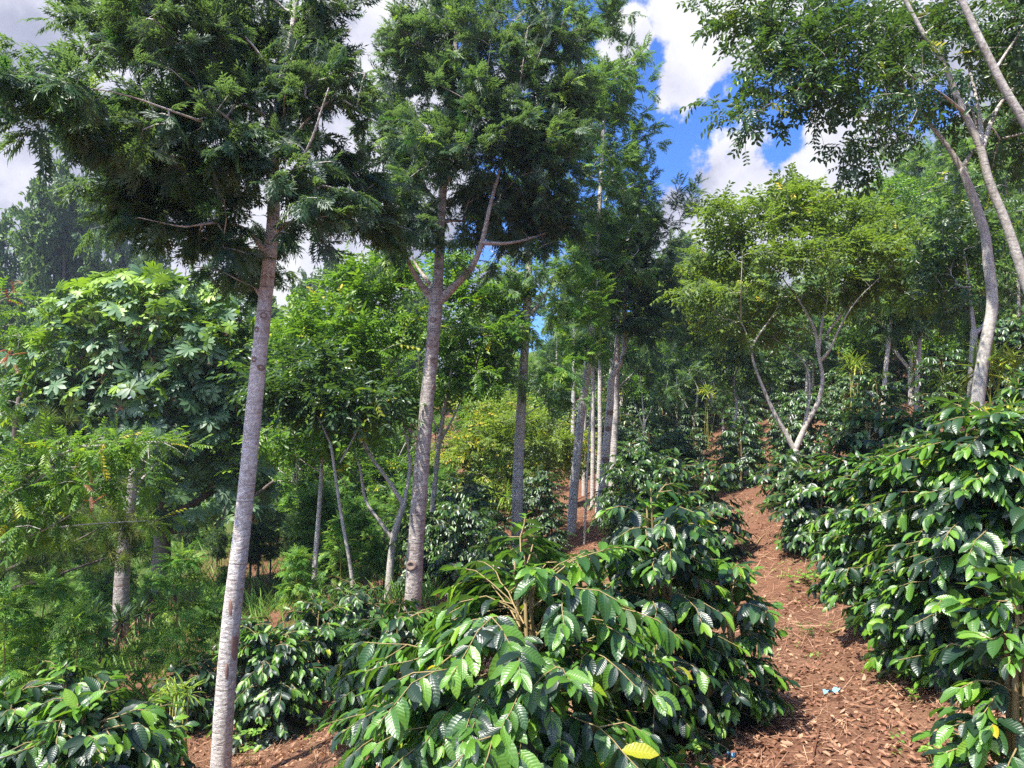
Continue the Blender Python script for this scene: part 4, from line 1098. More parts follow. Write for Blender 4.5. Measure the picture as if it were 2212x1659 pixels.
GC = 'coffee bushes along the path'
near = [
 # label, px, top, d, Rpx, leaf, lod, nlat, extra
 ('open bright coffee bush filling the middle foreground with big drooping glossy leaves and bare twigs', 1150, 1205, 3.75, 450, .15, 0, 96, dict(nsub=2, openness=.22, dens=.95, stems=5, bright=.42, tint=(.0, .72))),
 ('coffee bush directly behind the middle foreground one with reddish shoot tips at its top', 1420, 1055, 4.5, 235, .14, 0, 80, dict(nsub=2, openness=.15, stems=4, bright=.10, tint=(0, .5))),
 ('coffee bush leaning over the left side of the path beside the middle foreground bush', 1560, 1200, 4.6, 125, .145, 0, 56, dict(nsub=2, openness=.12, stems=3, bright=.07)),
 ('small round coffee bush where the path narrows, left side', 1535, 985, 9.5, 85, .15, 1, 60, dict(nsub=2, stems=3)),
 ('round coffee bush left of the narrow part of the path, behind the shoot tipped one', 1450, 985, 8.6, 95, .15, 1, 60, dict(nsub=2, stems=3)),
 ('bright light green coffee bush below the stout forked trunk', 860, 1318, 5.9, 165, .145, 0, 80, dict(nsub=2, openness=.1, stems=4, bright=.30, tint=(.2, .7))),
 ('coffee bush behind the bright one, darker and lower', 960, 1350, 6.6, 110, .145, 1, 50, dict(nsub=2, stems=3)),
 ('dark coffee bush right of the left foreground trunk, nearer of two', 590, 1345, 7.6, 120, .15, 0, 70, dict(nsub=2, stems=4, bright=.05)),
 ('dark coffee bush right of the left foreground trunk, farther of two', 690, 1305, 8.6, 110, .15, 0, 64, dict(nsub=2, stems=3, bright=.05)),
 ('dark coffee bush below the slim bare stem in the valley', 770, 1262, 10.0, 100, .15, 1, 64, dict(nsub=2, stems=3, bright=.03)),
 ('dark coffee bush directly right of the left foreground trunk, half in shade', 545, 1330, 9.5, 80, .15, 1, 50, dict(nsub=2, stems=3, bright=.03)),
 ('dark coffee bush in the bottom left corner with broad blue green leaves, nearest of all', 195, 1490, 4.0, 225, .155, 0, 76, dict(nsub=2, stems=4, bright=.05, tint=(0, .45))),
 ('coffee bush at the bottom left edge of the picture', 25, 1475, 4.7, 170, .16, 0, 60, dict(nsub=2, stems=4, bright=.10)),
 ('coffee bush between the bottom left corner and the foreground trunk', 330, 1540, 5.0, 95, .15, 0, 56, dict(nsub=2, stems=3, bright=.06)),
 ('coffee bush behind the bottom left ones, pale leaves on its top', 155, 1425, 6.4, 120, .15, 0, 56, dict(nsub=2, stems=3, bright=.1)),
 ('coffee bush just left of the foreground trunk, behind the corner bushes', 400, 1440, 8.0, 90, .15, 1, 56, dict(nsub=2, stems=3, bright=.05)),
 ('coffee bush at the right edge with large ribbed leaves close to the camera', 2185, 1190, 2.9, 190, .15, 0, 60, dict(nsub=2, stems=3, openness=.2, bright=.12)),
 ('tall coffee bush at the right, in front of the ringed trunk foot', 2110, 885, 4.6, 235, .155, 0, 120, dict(nsub=3, openness=.1, stems=5, bright=.08)),
 ('coffee bush in the right hand row, second from the camera', 1960, 965, 5.7, 165, .15, 0, 100, dict(nsub=3, stems=5, bright=.09)),
 ('coffee bush in the right hand row, third from the camera', 1860, 975, 7.2, 135, .15, 0, 90, dict(nsub=3, stems=4, bright=.08)),
 ('coffee bush in the right hand row, on the near side of the V forked tree', 1765, 1010, 9.0, 115, .15, 1, 80, dict(nsub=3, stems=4, bright=.08)),
 ('coffee bush in the right hand row, on the far side of the V forked tree', 1700, 1015, 11.0, 80, .15, 1, 70, dict(nsub=2, stems=3)),
 ('coffee bush uphill behind the right hand row, under the thin left trunk', 1885, 890, 9.0, 120, .15, 1, 80, dict(nsub=3, stems=4)),
 ('coffee bush uphill behind the right hand row, under the thin right trunk', 2000, 880, 8.2, 130, .15, 1, 80, dict(nsub=3, stems=4)),
 ('coffee bush at the far right edge uphill, beside the yellow strap leaved plant', 2215, 800, 7.0, 130, .15, 1, 80, dict(nsub=3, stems=4)),
 ('coffee bush hanging over the right side of the path, lowest branches near the soil', 1990, 1150, 5.0, 130, .15, 0, 60, dict(nsub=2, stems=3, bright=.1)),
]
for k, (lab, px, top, d, Rp, leaf, lod, nl, kw) in enumerate(near):
    bush_at(lab, px, top, d, Rp, 800 + k, leaf, lod, GC, nl, **kw)

# rows on the slopes: four kinds of bush built once, then copied
protos = []
for k in range(4):
    rng = np.random.default_rng(900 + k)
    al, aw = coffee(rng, 1.7, .85, .155, 2, 64, 2, stems=4, bright=.08, tint=(.05, .7))
    protos.append((al, aw))
pobj = [None] * 4
def path_x(y):
    P_ = np.array([PT(1760, 1500, 4.9)[:2], PT(1715, 1300, 7.6)[:2], PT(1655, 1130, 14.0)[:2], PT(1640, 1030, 21.0)[:2], PT(1640, 980, 27.0)[:2]])
    return np.interp(y, P_[:, 1], P_[:, 0])
def proj(p):
    y = p[1] * math.cos(PITCH) + p[2] * math.sin(PITCH); z = -p[1] * math.sin(PITCH) + p[2] * math.cos(PITCH)
    return 1106 + F * p[0] / y, 829.5 - F * z / y
def slope_bush(x, y, s, lab, grp, rng):
    k = int(rng.integers(0, 4)); g = H1(x, y)
    if pobj[k] is None:
        rt = root('coffee_bush', (x, y, g), lab, 'coffee bush', grp)
        protos[k][0].build('foliage', M['coffee'], rt); protos[k][1].build('branches', M['twig'], rt)
        rt.scale = (s, s, s); rt.rotation_euler = (0, 0, rng.uniform(0, 6.28)); pobj[k] = rt
    else:
        dup(pobj[k], (x, y, g), rng.uniform(0, 6.28), s, lab, grp)
rng = np.random.default_rng(77)
nb = 0; slope = []
taken = []
for row, y0 in enumerate(np.arange(12.5, 62, 2.35)):
    for x0 in np.arange(-14, 42, 1.75):
        x = x0 + rng.uniform(-.3, .3) + (row % 2) * .8; y = y0 + rng.uniform(-.35, .35) + .12 * x0 * (x0 > 0)
        if y > 60: continue
        if abs(x - path_x(y)) < (1.25 if y < 13 else .85 if y < 19 else .6) and y < 17.5: continue
        g = H1(x, y); u, v = proj((x, y, g + 1.0))
        if u < 830 + (y < 20) * 60 or u > 2330: continue
        if u < 1000 and y > 26: continue
        if 940 < u < 1040 and 20 < y < 26: continue
        if 1150 < u < 1330 and 17 < y < 25 and rng.random() < .6: continue
        if rng.random() < .10: continue
        if 1050 < u < 1340 and y < 17.5: continue
        if x > 2.2 and y < 13.0: continue
        if y < 15 and u > 1560: pass
        slope.append((row, u, x, y, rng.uniform(.78, 1.12) * (1.0 if y < 25 else 1.1)))
        nb += 1
MARKS = [(905, 'the stout forked trunk'), (1000, 'the lit spreading crown'), (1122, 'the slender trunk'), (1250, 'the leaning silver oak'), (1315, 'the pale knobbly trunk'), (1390, 'the Y shaped pale tree'),
         (1500, 'the small forked pale tree'), (1595, 'the S shaped trunk'), (1680, 'the left fork of the V tree'), (1760, 'the right fork of the V tree'), (1840, 'the yellow lit blades'), (1918, 'the left thin trunk'),
         (1988, 'the right thin trunk'), (2100, 'the ringed trunk'), (2250, 'the right picture edge')]
ORD = ['first', 'second', 'third', 'fourth', 'fifth', 'sixth', 'seventh', 'eighth', 'ninth', 'tenth', 'eleventh', 'twelfth', 'thirteenth', 'fourteenth', 'fifteenth', 'sixteenth', 'seventeenth', 'eighteenth', 'nineteenth', 'twentieth', 'last', 'last']
cells = {}
for s in slope:
    k = min(range(len(MARKS)), key=lambda i: abs(MARKS[i][0] - s[1]))
    cells.setdefault((s[0], k, s[1] > MARKS[k][0]), []).append(s)
for (row, k, right), L in sorted(cells.items()):
    L.sort(key=lambda s: s[1])
    for i, s in enumerate(L):
        pos = '' if len(L) == 1 else ('leftmost ' if i == 0 else 'rightmost ' if i == len(L) - 1 else 'middle ')
        lab = '%sdark coffee bush %s of %s, %s slope row' % (pos, 'right' if right else 'left', MARKS[k][1].replace('the right picture edge', 'the right edge'), ORD[row])
        slope_bush(s[2], s[3], s[4], lab, 'coffee bushes in rows on the slope', rng)
print('slope bushes', nb)
# valley bushes right behind the stout trunk and the slender one
for k, (px, d, s, lab) in enumerate([
        (1000, 12.5, .95, 'dark coffee bush right of the foot of the stout forked trunk'), (1050, 13.5, .75, 'dark coffee bush left of the foot of the slender trunk'),
        (950, 16.0, .95, 'coffee bush behind the stout trunk, downhill'), (1165, 18.5, .9, 'coffee bush right behind the slender trunk foot'), (1060, 11.5, .6, 'low coffee bush between the stout and the slender trunk'),
        (1185, 15.0, .55, 'coffee bush between the slender trunk and the leaning one'), (1365, 14.0, .85, 'coffee bush right of the pale knobbly trunk foot'), (1390, 15.5, 1.1, 'second coffee bush right of the pale knobbly trunk')]):
    q = PT(px, 1000, d)
    slope_bush(q[0], q[1], s, lab, None, rng)

# ------------------------------------------------------------------ background trees, built once in local space and copied
def local_tree(seed, Ht, mains, lobes, tmpl, size, mat, bark, ncl, m, cr, per, zone, name, label, cat, group, **kw):
    rng = np.random.default_rng(seed)
    sk = Skel()
    for L in mains:
        L = np.array(L, float); sk.add_main(L[:, :3], L[:, 3], .3)
    att = lobes_to_att(rng, [(np.array(l[:3], float), np.array(l[3:6], float), l[6]) for l in lobes], ncl, m, cr, kw.get('shell', 0), kw.get('flat', 1))
    sk.grow(rng, att, .15, .35); sk.radii(kw.get('rtip', .010), .42)
    aw = Acc(); sk.wood(aw, 8, 3, .04)
    pos, tan = sk.tips(rng, per, zone)
    al = Acc()
    foliage(al, rng, tmpl, pos, tan, size, .3, kw.get('out', .8), kw.get('droop', .15), kw.get('updev', .45), kw.get('tint', (.1, .8)), kw.get('bright', .05), np.array([0, 0, Ht * .6]), kw.get('brightz', 0))
    LEAFN[0] += len(pos)
    rt = root(name, (0, 0, 0), label, cat, group)
    aw.build('trunk', bark, rt); al.build('crown', mat, rt)
    return rt, Ht
def rl(rng, n, Ht, z0, z1, R, rr):
    o = []
    for _ in range(n):
        z = rng.uniform(z0, z1) * Ht; k = math.sin(math.pi * (.15 + .75 * (z / Ht - z0) / (z1 - z0 + 1e-6)))
        a = rng.uniform(0, 6.28); r = R * k * rng.uniform(.2, 1)
        s = rr * rng.uniform(.7, 1.2)
        o.append((math.cos(a) * r, math.sin(a) * r, z, s, s, s * .75, 1))
    return o
PROTO = {}
def protos_bg():
    r = np.random.default_rng(3)
    for k in range(3):     # mid silver oaks, 9 m
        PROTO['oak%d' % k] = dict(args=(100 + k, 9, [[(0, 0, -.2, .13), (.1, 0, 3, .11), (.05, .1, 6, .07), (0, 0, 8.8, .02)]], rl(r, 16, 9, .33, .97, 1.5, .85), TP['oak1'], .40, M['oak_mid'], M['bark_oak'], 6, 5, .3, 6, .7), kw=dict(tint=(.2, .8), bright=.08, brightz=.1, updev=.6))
    for k in range(3):     # broadleaf, 11 m
        PROTO['broad%d' % k] = dict(args=(120 + k, 11, [[(0, 0, -.2, .25), (0, .1, 3, .2), (.2, 0, 6, .14), (0, 0, 10, .04)], [(0, .1, 3, .12), (1.4, .5, 5.5, .08), (2.2, .6, 7, .04)], [(0, 0, 3.5, .12), (-1.2, -.5, 5.5, .08), (-2.0, -.6, 7.4, .04)]],
                                          rl(r, 18, 11, .28, .97, 2.8, 1.25), TP['clus'], .62, M['far'], M['bark_dark'], 7, 6, .42, 7, .8), kw=dict(tint=(.0, .85), bright=.05, updev=.5))
    for k in range(2):     # spreading pinnate, 6 m
        PROTO['spread%d' % k] = dict(args=(140 + k, 6, [[(0, 0, -.2, .13), (0, 0, 1.4, .11)], [(0, 0, 1.4, .08), (1, .2, 3, .06), (1.7, .4, 4.6, .03)], [(0, 0, 1.4, .08), (-.9, .3, 3, .06), (-1.7, .2, 4.8, .03)], [(0, 0, 1.4, .07), (.1, -.6, 3.2, .05), (.2, -1.2, 5, .03)]],
                                           [(x, y, z, a, a, .22, 1) for x, y, z, a in [(1.6, .3, 4.9, 1.1), (-1.6, .2, 5.0, 1.1), (0, -1.2, 5.2, 1.1), (0, .8, 5.5, 1.2), (.9, -.4, 4.3, 1.0), (-1, 0, 4.2, 1.0), (0, 1, 3.8, .9), (2.2, -.3, 4.1, .7), (-2.2, .6, 4.2, .7), (0, 0, 5.9, .8)]],
                                           TP['inga1'], .36, M['yellow'], M['bark_inga'], 9, 6, .32, 6, .6), kw=dict(flat=.35, droop=.1, updev=.3, tint=(.1, .9)))
    for k in range(2):     # bushy green, 4 m, foliage to the ground
        PROTO['shrub%d' % k] = dict(args=(160 + k, 4, [[(0, 0, -.2, .06), (0, 0, 2, .05), (.1, 0, 3.6, .02)], [(.2, .1, -.2, .04), (.7, .2, 1.6, .03), (.9, .2, 2.6, .02)], [(-.2, 0, -.2, .04), (-.6, -.2, 1.6, .03), (-.8, -.2, 2.6, .02)]],
                                          rl(r, 14, 4, .22, .95, 1.2, .62), TP['oak1'], .34, M['oak_light'], M['bark_dark'], 6, 5, .22, 6, .5), kw=dict(tint=(.0, .8), updev=.5))
    for k in range(2):     # dark shrubs with bare stems, 5 m
        PROTO['dark%d' % k] = dict(args=(180 + k, 5, [[(x, y, -.2, .05), (x, y, 2, .045), (x * 1.1, y * 1.1, 4.6, .02)] for x, y in [(0, 0), (.6, .2), (-.5, .3), (.2, -.5), (-.3, -.4)]],
                                         rl(r, 16, 5, .38, .97, 1.3, .7), TP['oak1'], .32, M['dark'], M['bark_dark'], 6, 5, .24, 6, .5), kw=dict(tint=(.0, .7), updev=.6))
    for k in range(2):     # leafy green 7 m
        PROTO['leafy%d' % k] = dict(args=(200 + k, 7, [[(0, 0, -.2, .14), (0, 0, 2, .11), (.2, 0, 4, .08), (0, 0, 6.6, .02)], [(0, 0, 2, .06), (1, .3, 3.6, .05), (1.6, .4, 5, .02)], [(0, 0, 2.2, .06), (-1, -.3, 3.8, .05), (-1.5, -.4, 5, .02)]],
                                          rl(r, 15, 7, .25, .96, 1.9, .85), TP['inga1'], .38, M['inga_light'], M['bark_inga'], 7, 5, .28, 6, .6), kw=dict(tint=(.0, .7), bright=.04, updev=.45))
protos_bg()
MADE = {}
def bg(kind, px, top, d, label, group=None, name='tree', rz=0.0, zs=None, cat='tree', wide=1.0):
    p = PT(px, top, d); g = H1(p[0], p[1])
    hgt = max(1.0, p[2] - g)
    if kind not in MADE:
        a = PROTO[kind]
        MADE[kind] = local_tree(*a['args'], name, label, cat, group, **a['kw'])
        rt, Ht = MADE[kind]
        s = hgt / Ht
        rt.location = (p[0], p[1], g); rt.rotation_euler = (0, 0, rz); rt.scale = (s * wide, s * wide, s)
    else:
        rt, Ht = MADE[kind]; s = hgt / Ht
        o = dup(rt, (p[0], p[1], g), rz, (s * wide, s * wide, s), label, group)
        o.name = name; o['category'] = cat
        if not group and 'group' in o: del o['group']
        for c in o.children: pass
GL = 'tall broadleaf trees beyond the valley at left'
bgl = [
 ('broad0', 140, 400, 48, 'tallest round topped broadleaf tree beyond the valley at left', GL, 'broadleaf_tree', 1.0),
 ('broad1', 0, 480, 52, 'broadleaf tree cut by the left edge beyond the valley', GL, 'broadleaf_tree', .9),
 ('broad2', 240, 420, 60, 'broadleaf tree just right of the tallest one beyond the valley', GL, 'broadleaf_tree', .7),
 ('broad1', 70, 540, 62, 'lower broadleaf tree in the gap left of the tallest one', GL, 'broadleaf_tree', 1.0),
 ('broad0', 330, 545, 50, 'broadleaf tree peeping over the shingled palmate crown', GL, 'broadleaf_tree', .8),
 ('broad2', 715, 572, 56, 'distant broadleaf tree in the gap between the two big trunks, left', GL, 'broadleaf_tree', .9),
 ('broad1', 780, 590, 60, 'distant broadleaf tree in the gap between the two big trunks, right', GL, 'broadleaf_tree', .8),
 ('broad0', 660, 610, 64, 'distant low broadleaf tree close to the left foreground trunk', GL, 'broadleaf_tree', .9),
 ('broad2', -90, 560, 45, 'shady broadleaf tree below the left edge gap', GL, 'broadleaf_tree', 1.1),
 ('broad0', 440, 600, 46, 'broadleaf tree behind the top right of the palmate crown', GL, 'broadleaf_tree', 1.1),
 ('broad1', 560, 640, 40, 'dense broadleaf tree directly behind the left foreground trunk', GL, 'broadleaf_tree', 1.2),
]
for k, (kd, px, top, d, lab, grp, nm, wd) in enumerate(bgl):
    bg(kd, px, top, d, lab, grp, nm, rz=k * 1.7, wide=wd * (.55 if d > 35 else .8))
G2 = 'trees on the wooded hill behind the coffee'
hill = [
 # kind, px, top, d, wide, label
 ('broad0', 1470, 520, 62, .9, 'dark broadleaf tree on the skyline under the big white cloud'), ('oak0', 1520, 545, 42, 1.1, 'silver oak on the skyline left of the spreading yellow green tree'),
 ('leafy0', 1470, 640, 34, 1.1, 'light green tree at mid height left of the spreading tree'), ('spread0', 1530, 590, 30, 1.2, 'flat yellow green crown under the cloud, left of the V forked tree'),
 ('broad2', 1400, 600, 55, 1.2, 'dark broadleaf tree behind the bent fork'), ('oak1', 1460, 700, 30, .9, 'silver oak behind the bent fork, lower right'), ('leafy1', 1340, 700, 36, 1.2, 'leafy tree seen between the grouped thin trunks'),
 ('broad1', 1230, 640, 60, 1.2, 'distant broadleaf tree behind the leaning silver oak'), ('oak2', 1190, 740, 34, 1.0, 'silver oak in the distance between the slender and the leaning trunk'), ('leafy0', 1100, 760, 32, 1.1, 'leafy tree in the distance left of the slender trunk'),
 ('leafy1', 1060, 800, 27, 1.0, 'small leafy tree behind the slender trunk, left'), ('oak0', 1040, 640, 42, 1.2, 'silver oak far behind the stout forked trunk, right side'), ('broad0', 1100, 600, 62, 1.2, 'distant broadleaf tree behind the slender trunk fork'),
 ('broad2', 900, 640, 52, 1.2, 'distant broadleaf tree behind the stout forked trunk'), ('leafy0', 820, 720, 30, 1.2, 'leafy tree in the distance left of the stout trunk'), ('leafy1', 640, 760, 28, 1.2, 'leafy tree in the distance right of the left foreground trunk'),
 ('broad1', 760, 680, 46, 1.2, 'dense broadleaf tree in the distance between the two foreground trunks'), ('spread1', 1090, 880, 34, 1.1, 'farther flat yellow green crown behind the lit spreading tree'), ('spread0', 1150, 850, 40, 1.2, 'farthest flat yellow green crown left of the leaning trunk'),
 ('oak1', 1640, 600, 36, 1.0, 'silver oak behind the left side of the V forked tree'), ('broad0', 1620, 560, 60, 1.1, 'broadleaf tree on the skyline behind the V forked tree'), ('oak2', 1780, 470, 40, 1.2, 'silver oak behind the middle of the yellow green crown'),
 ('oak0', 1880, 430, 34, 1.1, 'tall silver oak behind the right side of the yellow green crown'), ('oak1', 1980, 330, 30, 1.0, 'tall silver oak uphill behind the arching limbs'), ('oak2', 2060, 290, 26, 1.0, 'tall dense silver oak just left of the ringed trunk, uphill'),
 ('oak0', 2160, 200, 24, 1.0, 'tall dense silver oak uphill behind the crossing stems'), ('oak1', 2230, 150, 21, 1.0, 'tall silver oak uphill at the right edge'), ('leafy0', 1930, 400, 24, 1.0, 'bright leafy tree with yellow tips under the arching limbs'),
 ('broad1', 2000, 420, 45, 1.2, 'broadleaf tree filling the gap behind the arching limbs'), ('broad2', 2130, 330, 42, 1.2, 'broadleaf tree filling the gap behind the crossing stems'), ('broad0', 2240, 300, 40, 1.2, 'broadleaf tree uphill at the right edge'),
 ('leafy1', 2120, 480, 19, 1.0, 'leafy tree between the ringed trunk and the right edge'), ('oak2', 2190, 430, 17, .8, 'silver oak close uphill at the right edge, low crown'), ('leafy0', 2050, 520, 21, 1.0, 'leafy tree uphill left of the ringed trunk'),
 ('spread1', 1960, 560, 22, 1.0, 'flat yellow green crown above the two thin trunks at right'), ('leafy1', 1850, 640, 30, 1.0, 'light green small tree behind the yellow green crown, lower right'), ('broad1', 1720, 620, 50, 1.2, 'broadleaf tree behind the forks of the V forked tree'),
 ('oak1', 1560, 720, 27, .8, 'small silver oak left of the left fork'), ('leafy0', 1400, 760, 40, 1.0, 'leafy tree far behind the knobbly trunk, right side'), ('broad2', 1290, 720, 55, 1.3, 'broadleaf tree closing the view between the grouped trunks'),
 ('broad0', 1540, 700, 55, 1.2, 'broadleaf tree closing the view left of the V forked tree'), ('broad1', 1000, 760, 55, 1.3, 'broadleaf tree closing the view right of the stout trunk'), ('broad2', 1440, 760, 52, 1.1, 'low broadleaf tree on the slope above the far coffee rows'),
]
for k, (kd, px, top, d, wd, lab) in enumerate(hill):
    bg(kd, px, top, d, lab, G2, {'oak': 'silver_oak', 'bro': 'broadleaf_tree', 'spr': 'spreading_tree', 'lea': 'leafy_tree'}[kd[:3]], rz=k * 2.1, wide=wd)
GV = 'bushes and young trees in the valley at left'
valley = [
 ('dark0', 560, 1090, 17, 1.2, 'dark bushy tree with bare stems right of the left foreground trunk'), ('dark1', 640, 1100, 18, 1.1, 'dark bushy tree left of the slim bare stem'), ('dark0', 470, 1140, 18, 1.0, 'dark bushy tree left of the foreground trunk under the palmate tree'),
 ('dark1', 740, 1080, 20, 1.1, 'dark bushy tree right of the slim bare stem'), ('dark1', 400, 1180, 20, 1.0, 'shaded bushy tree under the right part of the palmate crown'),
 ('shrub0', 640, 1000, 24, 1.5, 'light green bushy tree in the valley left of the slim stem'), ('shrub1', 740, 980, 25, 1.6, 'light green bushy tree in the valley right of the slim stem'), ('shrub0', 830, 990, 23, 1.5, 'light green bushy tree left of the stout trunk'),
 ('shrub1', 790, 1080, 17, 1.2, 'light green bush close left of the crooked stems'), ('shrub0', 720, 1130, 15.5, .9, 'bright green sapling right of the slim bare stem'), ('shrub1', 640, 1190, 14.5, .8, 'bright green low bush left of the slim bare stem'),
 ('shrub0', 60, 1290, 9.2, .9, 'feathery bright green bush at the left edge'), ('shrub1', 10, 1330, 8.4, 1.1, 'feathery green bush cut by the left edge'), ('shrub1', 165, 1270, 13.5, .9, 'feathery green bush left of the yuccas'),
 ('shrub0', 330, 1120, 20, 1.4, 'pale olive bush behind the short grey trunk'), ('shrub1', 430, 1130, 22, 1.3, 'pale olive bush between the short grey trunk and the foreground trunk'), ('dark0', 200, 1150, 16, 1.2, 'dark bush behind the pine branch'),
 ('dark1', 80, 1130, 17, 1.2, 'dark bushy tree at the left below the palmate crown'), ('shrub0', 230, 1190, 15, 1.0, 'mid green bush left of the short grey trunk'), ('shrub1', 960, 1010, 24, 1.1, 'light green bush right of the stout trunk'),
 ('leafy0', -30, 900, 26, 1.3, 'leafy tree behind the left edge of the palmate crown'), ('leafy1', 560, 880, 28, 1.3, 'leafy tree right behind the palmate crown'), ('leafy0', 300, 930, 30, 1.3, 'leafy tree behind the middle of the palmate crown'),
 ('leafy1', 640, 900, 21, 1.3, 'light leafy tree in the valley just right of the left foreground trunk'), ('leafy0', 800, 880, 22, 1.2, 'light leafy tree in the valley left of the stout trunk'), ('shrub1', 880, 1040, 19, 1.2, 'light green bush directly behind the stout trunk'),
 ('shrub0', 600, 1040, 20, 1.3, 'light feathery bush behind the dark bushy trees'), ('leafy1', 470, 980, 24, 1.3, 'leafy tree behind the lower right of the palmate crown'), ('shrub1', 700, 1050, 16.5, 1.2, 'light feathery bush around the slim bare stem'),
 ('shrub0', 830, 1110, 14.5, .9, 'low feathery bush left of the crooked stems foot'), ('leafy0', 940, 900, 26, 1.1, 'light leafy tree right behind the stout trunk'), ('shrub0', 500, 1230, 15, 1.0, 'shaded bush behind the left foreground trunk, low'),
 ('shrub1', 340, 1240, 13.5, .9, 'shaded bush between the short grey trunk and the tiered sapling'), ('shrub0', 460, 1290, 11.5, .8, 'low green bush left of the left foreground trunk'), ('dark1', 280, 1180, 19, 1.2, 'dark bushy tree with bare stems below the middle of the palmate crown'),
]
for k, (kd, px, top, d, wd, lab) in enumerate(valley):
    bg(kd, px, top, d, lab, GV, {'dar': 'bushy_tree', 'shr': 'bush', 'lea': 'leafy_tree'}[kd[:3]], rz=k * 1.3, wide=wd, cat='bush' if kd[:3] == 'shr' else 'tree')

# thin trunks on the slopes
def thin(label, d, tr, limbs=(), lobes=(), tm='oak1', size=.4, mat='oak', bark='bark_oak', seed=0, **kw):
    px_tree('silver_oak' if tm == 'oak1' else 'small_tree', label, 'tree', 'slim trees standing in the coffee rows', 2000 + seed, d, tr, list(limbs), list(lobes), TP[tm], size, M[mat], M[bark],
            ncl=9, m=5, cr=.28, per=6, zone=.5, sides=9, tint=(.1, .8), **kw)
thin('thin grey trunk standing behind the right hand coffee row, left of two', 17, [(1906, 890, 5.2), (1914, 790, 4.8), (1924, 710, 4.2), (1932, 600, 3)], [[(1922, 720, 2), (1895, 690, 1.6), (1870, 670, 1)]], [(1930, 660, 60, 32, 0, .9), (1900, 610, 70, 40, 0, .8), (1955, 590, 60, 40, 0, .8)], seed=1)
thin('thin grey trunk behind the right hand row, right of two, with side branch', 17.5, [(1979, 860, 5.2), (1985, 760, 4.6), (1991, 690, 4), (1996, 590, 3)], [[(1983, 768, 2), (1965, 750, 1.6), (1952, 725, 1.2)]], [(2000, 650, 60, 36, 0, .9), (1990, 580, 70, 45, 0, .9), (2040, 610, 50, 40, 0, .7)], seed=2)
thin('crooked S shaped slim trunk left of the path end', 19, [(1615, 1035, 4.5), (1605, 990, 4.2), (1594, 962, 3.8), (1585, 925, 3.2), (1592, 880, 2.8), (1585, 825, 2.4), (1600, 780, 1.6)],
     [[(1600, 985, 3.4), (1610, 945, 3), (1611, 895, 2.6), (1592, 850, 2), (1584, 820, 1.5)]], [(1600, 760, 50, 20, 0, .7), (1560, 780, 50, 18, 0, .6), (1630, 790, 40, 16, 0, .4), (1590, 710, 50, 22, 0, .6)], tm='inga1', size=.32, mat='inga', bark='bark_inga', seed=3)
thin('Y shaped pale slim tree among the coffee behind the knobbly trunk', 27, [(1384, 975, 3.6), (1390, 940, 3.2), (1392, 915, 2.8)], [[(1392, 915, 2), (1388, 870, 1.8), (1382, 800, 1.4)], [(1392, 915, 2), (1408, 880, 1.8), (1416, 830, 1.4)], [(1390, 925, 1.6), (1378, 890, 1.2), (1365, 860, 1)]],
     [(1430, 850, 26, 40, 0, .5), (1390, 780, 50, 20, 0, .6)], bark='bark_pale', seed=4)
thin('small forked pale tree in the far coffee, right of the Y shaped one', 29, [(1492, 975, 3.4), (1499, 920, 3), (1503, 890, 2.6), (1508, 840, 2)], [[(1499, 910, 2), (1485, 880, 1.6), (1468, 855, 1.2)]], [(1500, 800, 50, 22, 0, .6), (1460, 820, 40, 20, 0, .4)], bark='bark_pale', seed=5)
for k, (x, y0, y1, d, lab) in enumerate([(1472, 925, 810, 34, 'far slim grey trunk left of the small forked pale tree'), (1546, 900, 800, 36, 'far slim grey trunk right of the small forked pale tree'), (1645, 905, 800, 33, 'far slim grey trunk behind the left fork of the V forked tree'),
        (1742, 900, 780, 26, 'slim grey trunk behind the right fork of the V forked tree, left one'), (1756, 885, 770, 27, 'slim grey trunk behind the right fork of the V forked tree, right one'), (1200, 960, 820, 33, 'far slim grey trunk left of the leaning silver oak'), (1790, 760, 690, 36, 'far slim grey trunk uphill right of the V forked tree')]):
    thin(lab, d, [(x - 2, y0, 3.4), (x, (y0 + y1) / 2, 3), (x + 2, y1, 2.6), (x + 3, y1 - 80, 1.8)], [], [(x, y1 - 30, 50, 30, 0, .7), (x + 10, y1 - 90, 50, 40, 0, .7)], size=.46, seed=10 + k)
px_tree('palm_like_trunk', 'short thick grey trunk in the lower left behind the yuccas', 'tree', None, 61, 12.0,
    [(262, 1400, 17), (262, 1300, 16.5), (266, 1210, 14), (274, 1130, 12.5), (282, 1080, 11), (290, 1000, 8)], [[(280, 1090, 4), (240, 1040, 3, .3), (200, 1000, 2, .5)], [(284, 1060, 4), (330, 1010, 3, .3), (360, 980, 2, .4)]],
    [(200, 1000, 60, 25, .6, .4), (350, 980, 60, 25, .6, .4), (290, 960, 60, 25, .5, .4)], TP['oak0'], .3, M['oak'], M['bark_rough'], ncl=8, m=5, cr=.2, per=6, zone=.4, sides=16, tint=(.1, .6), rough=.03)

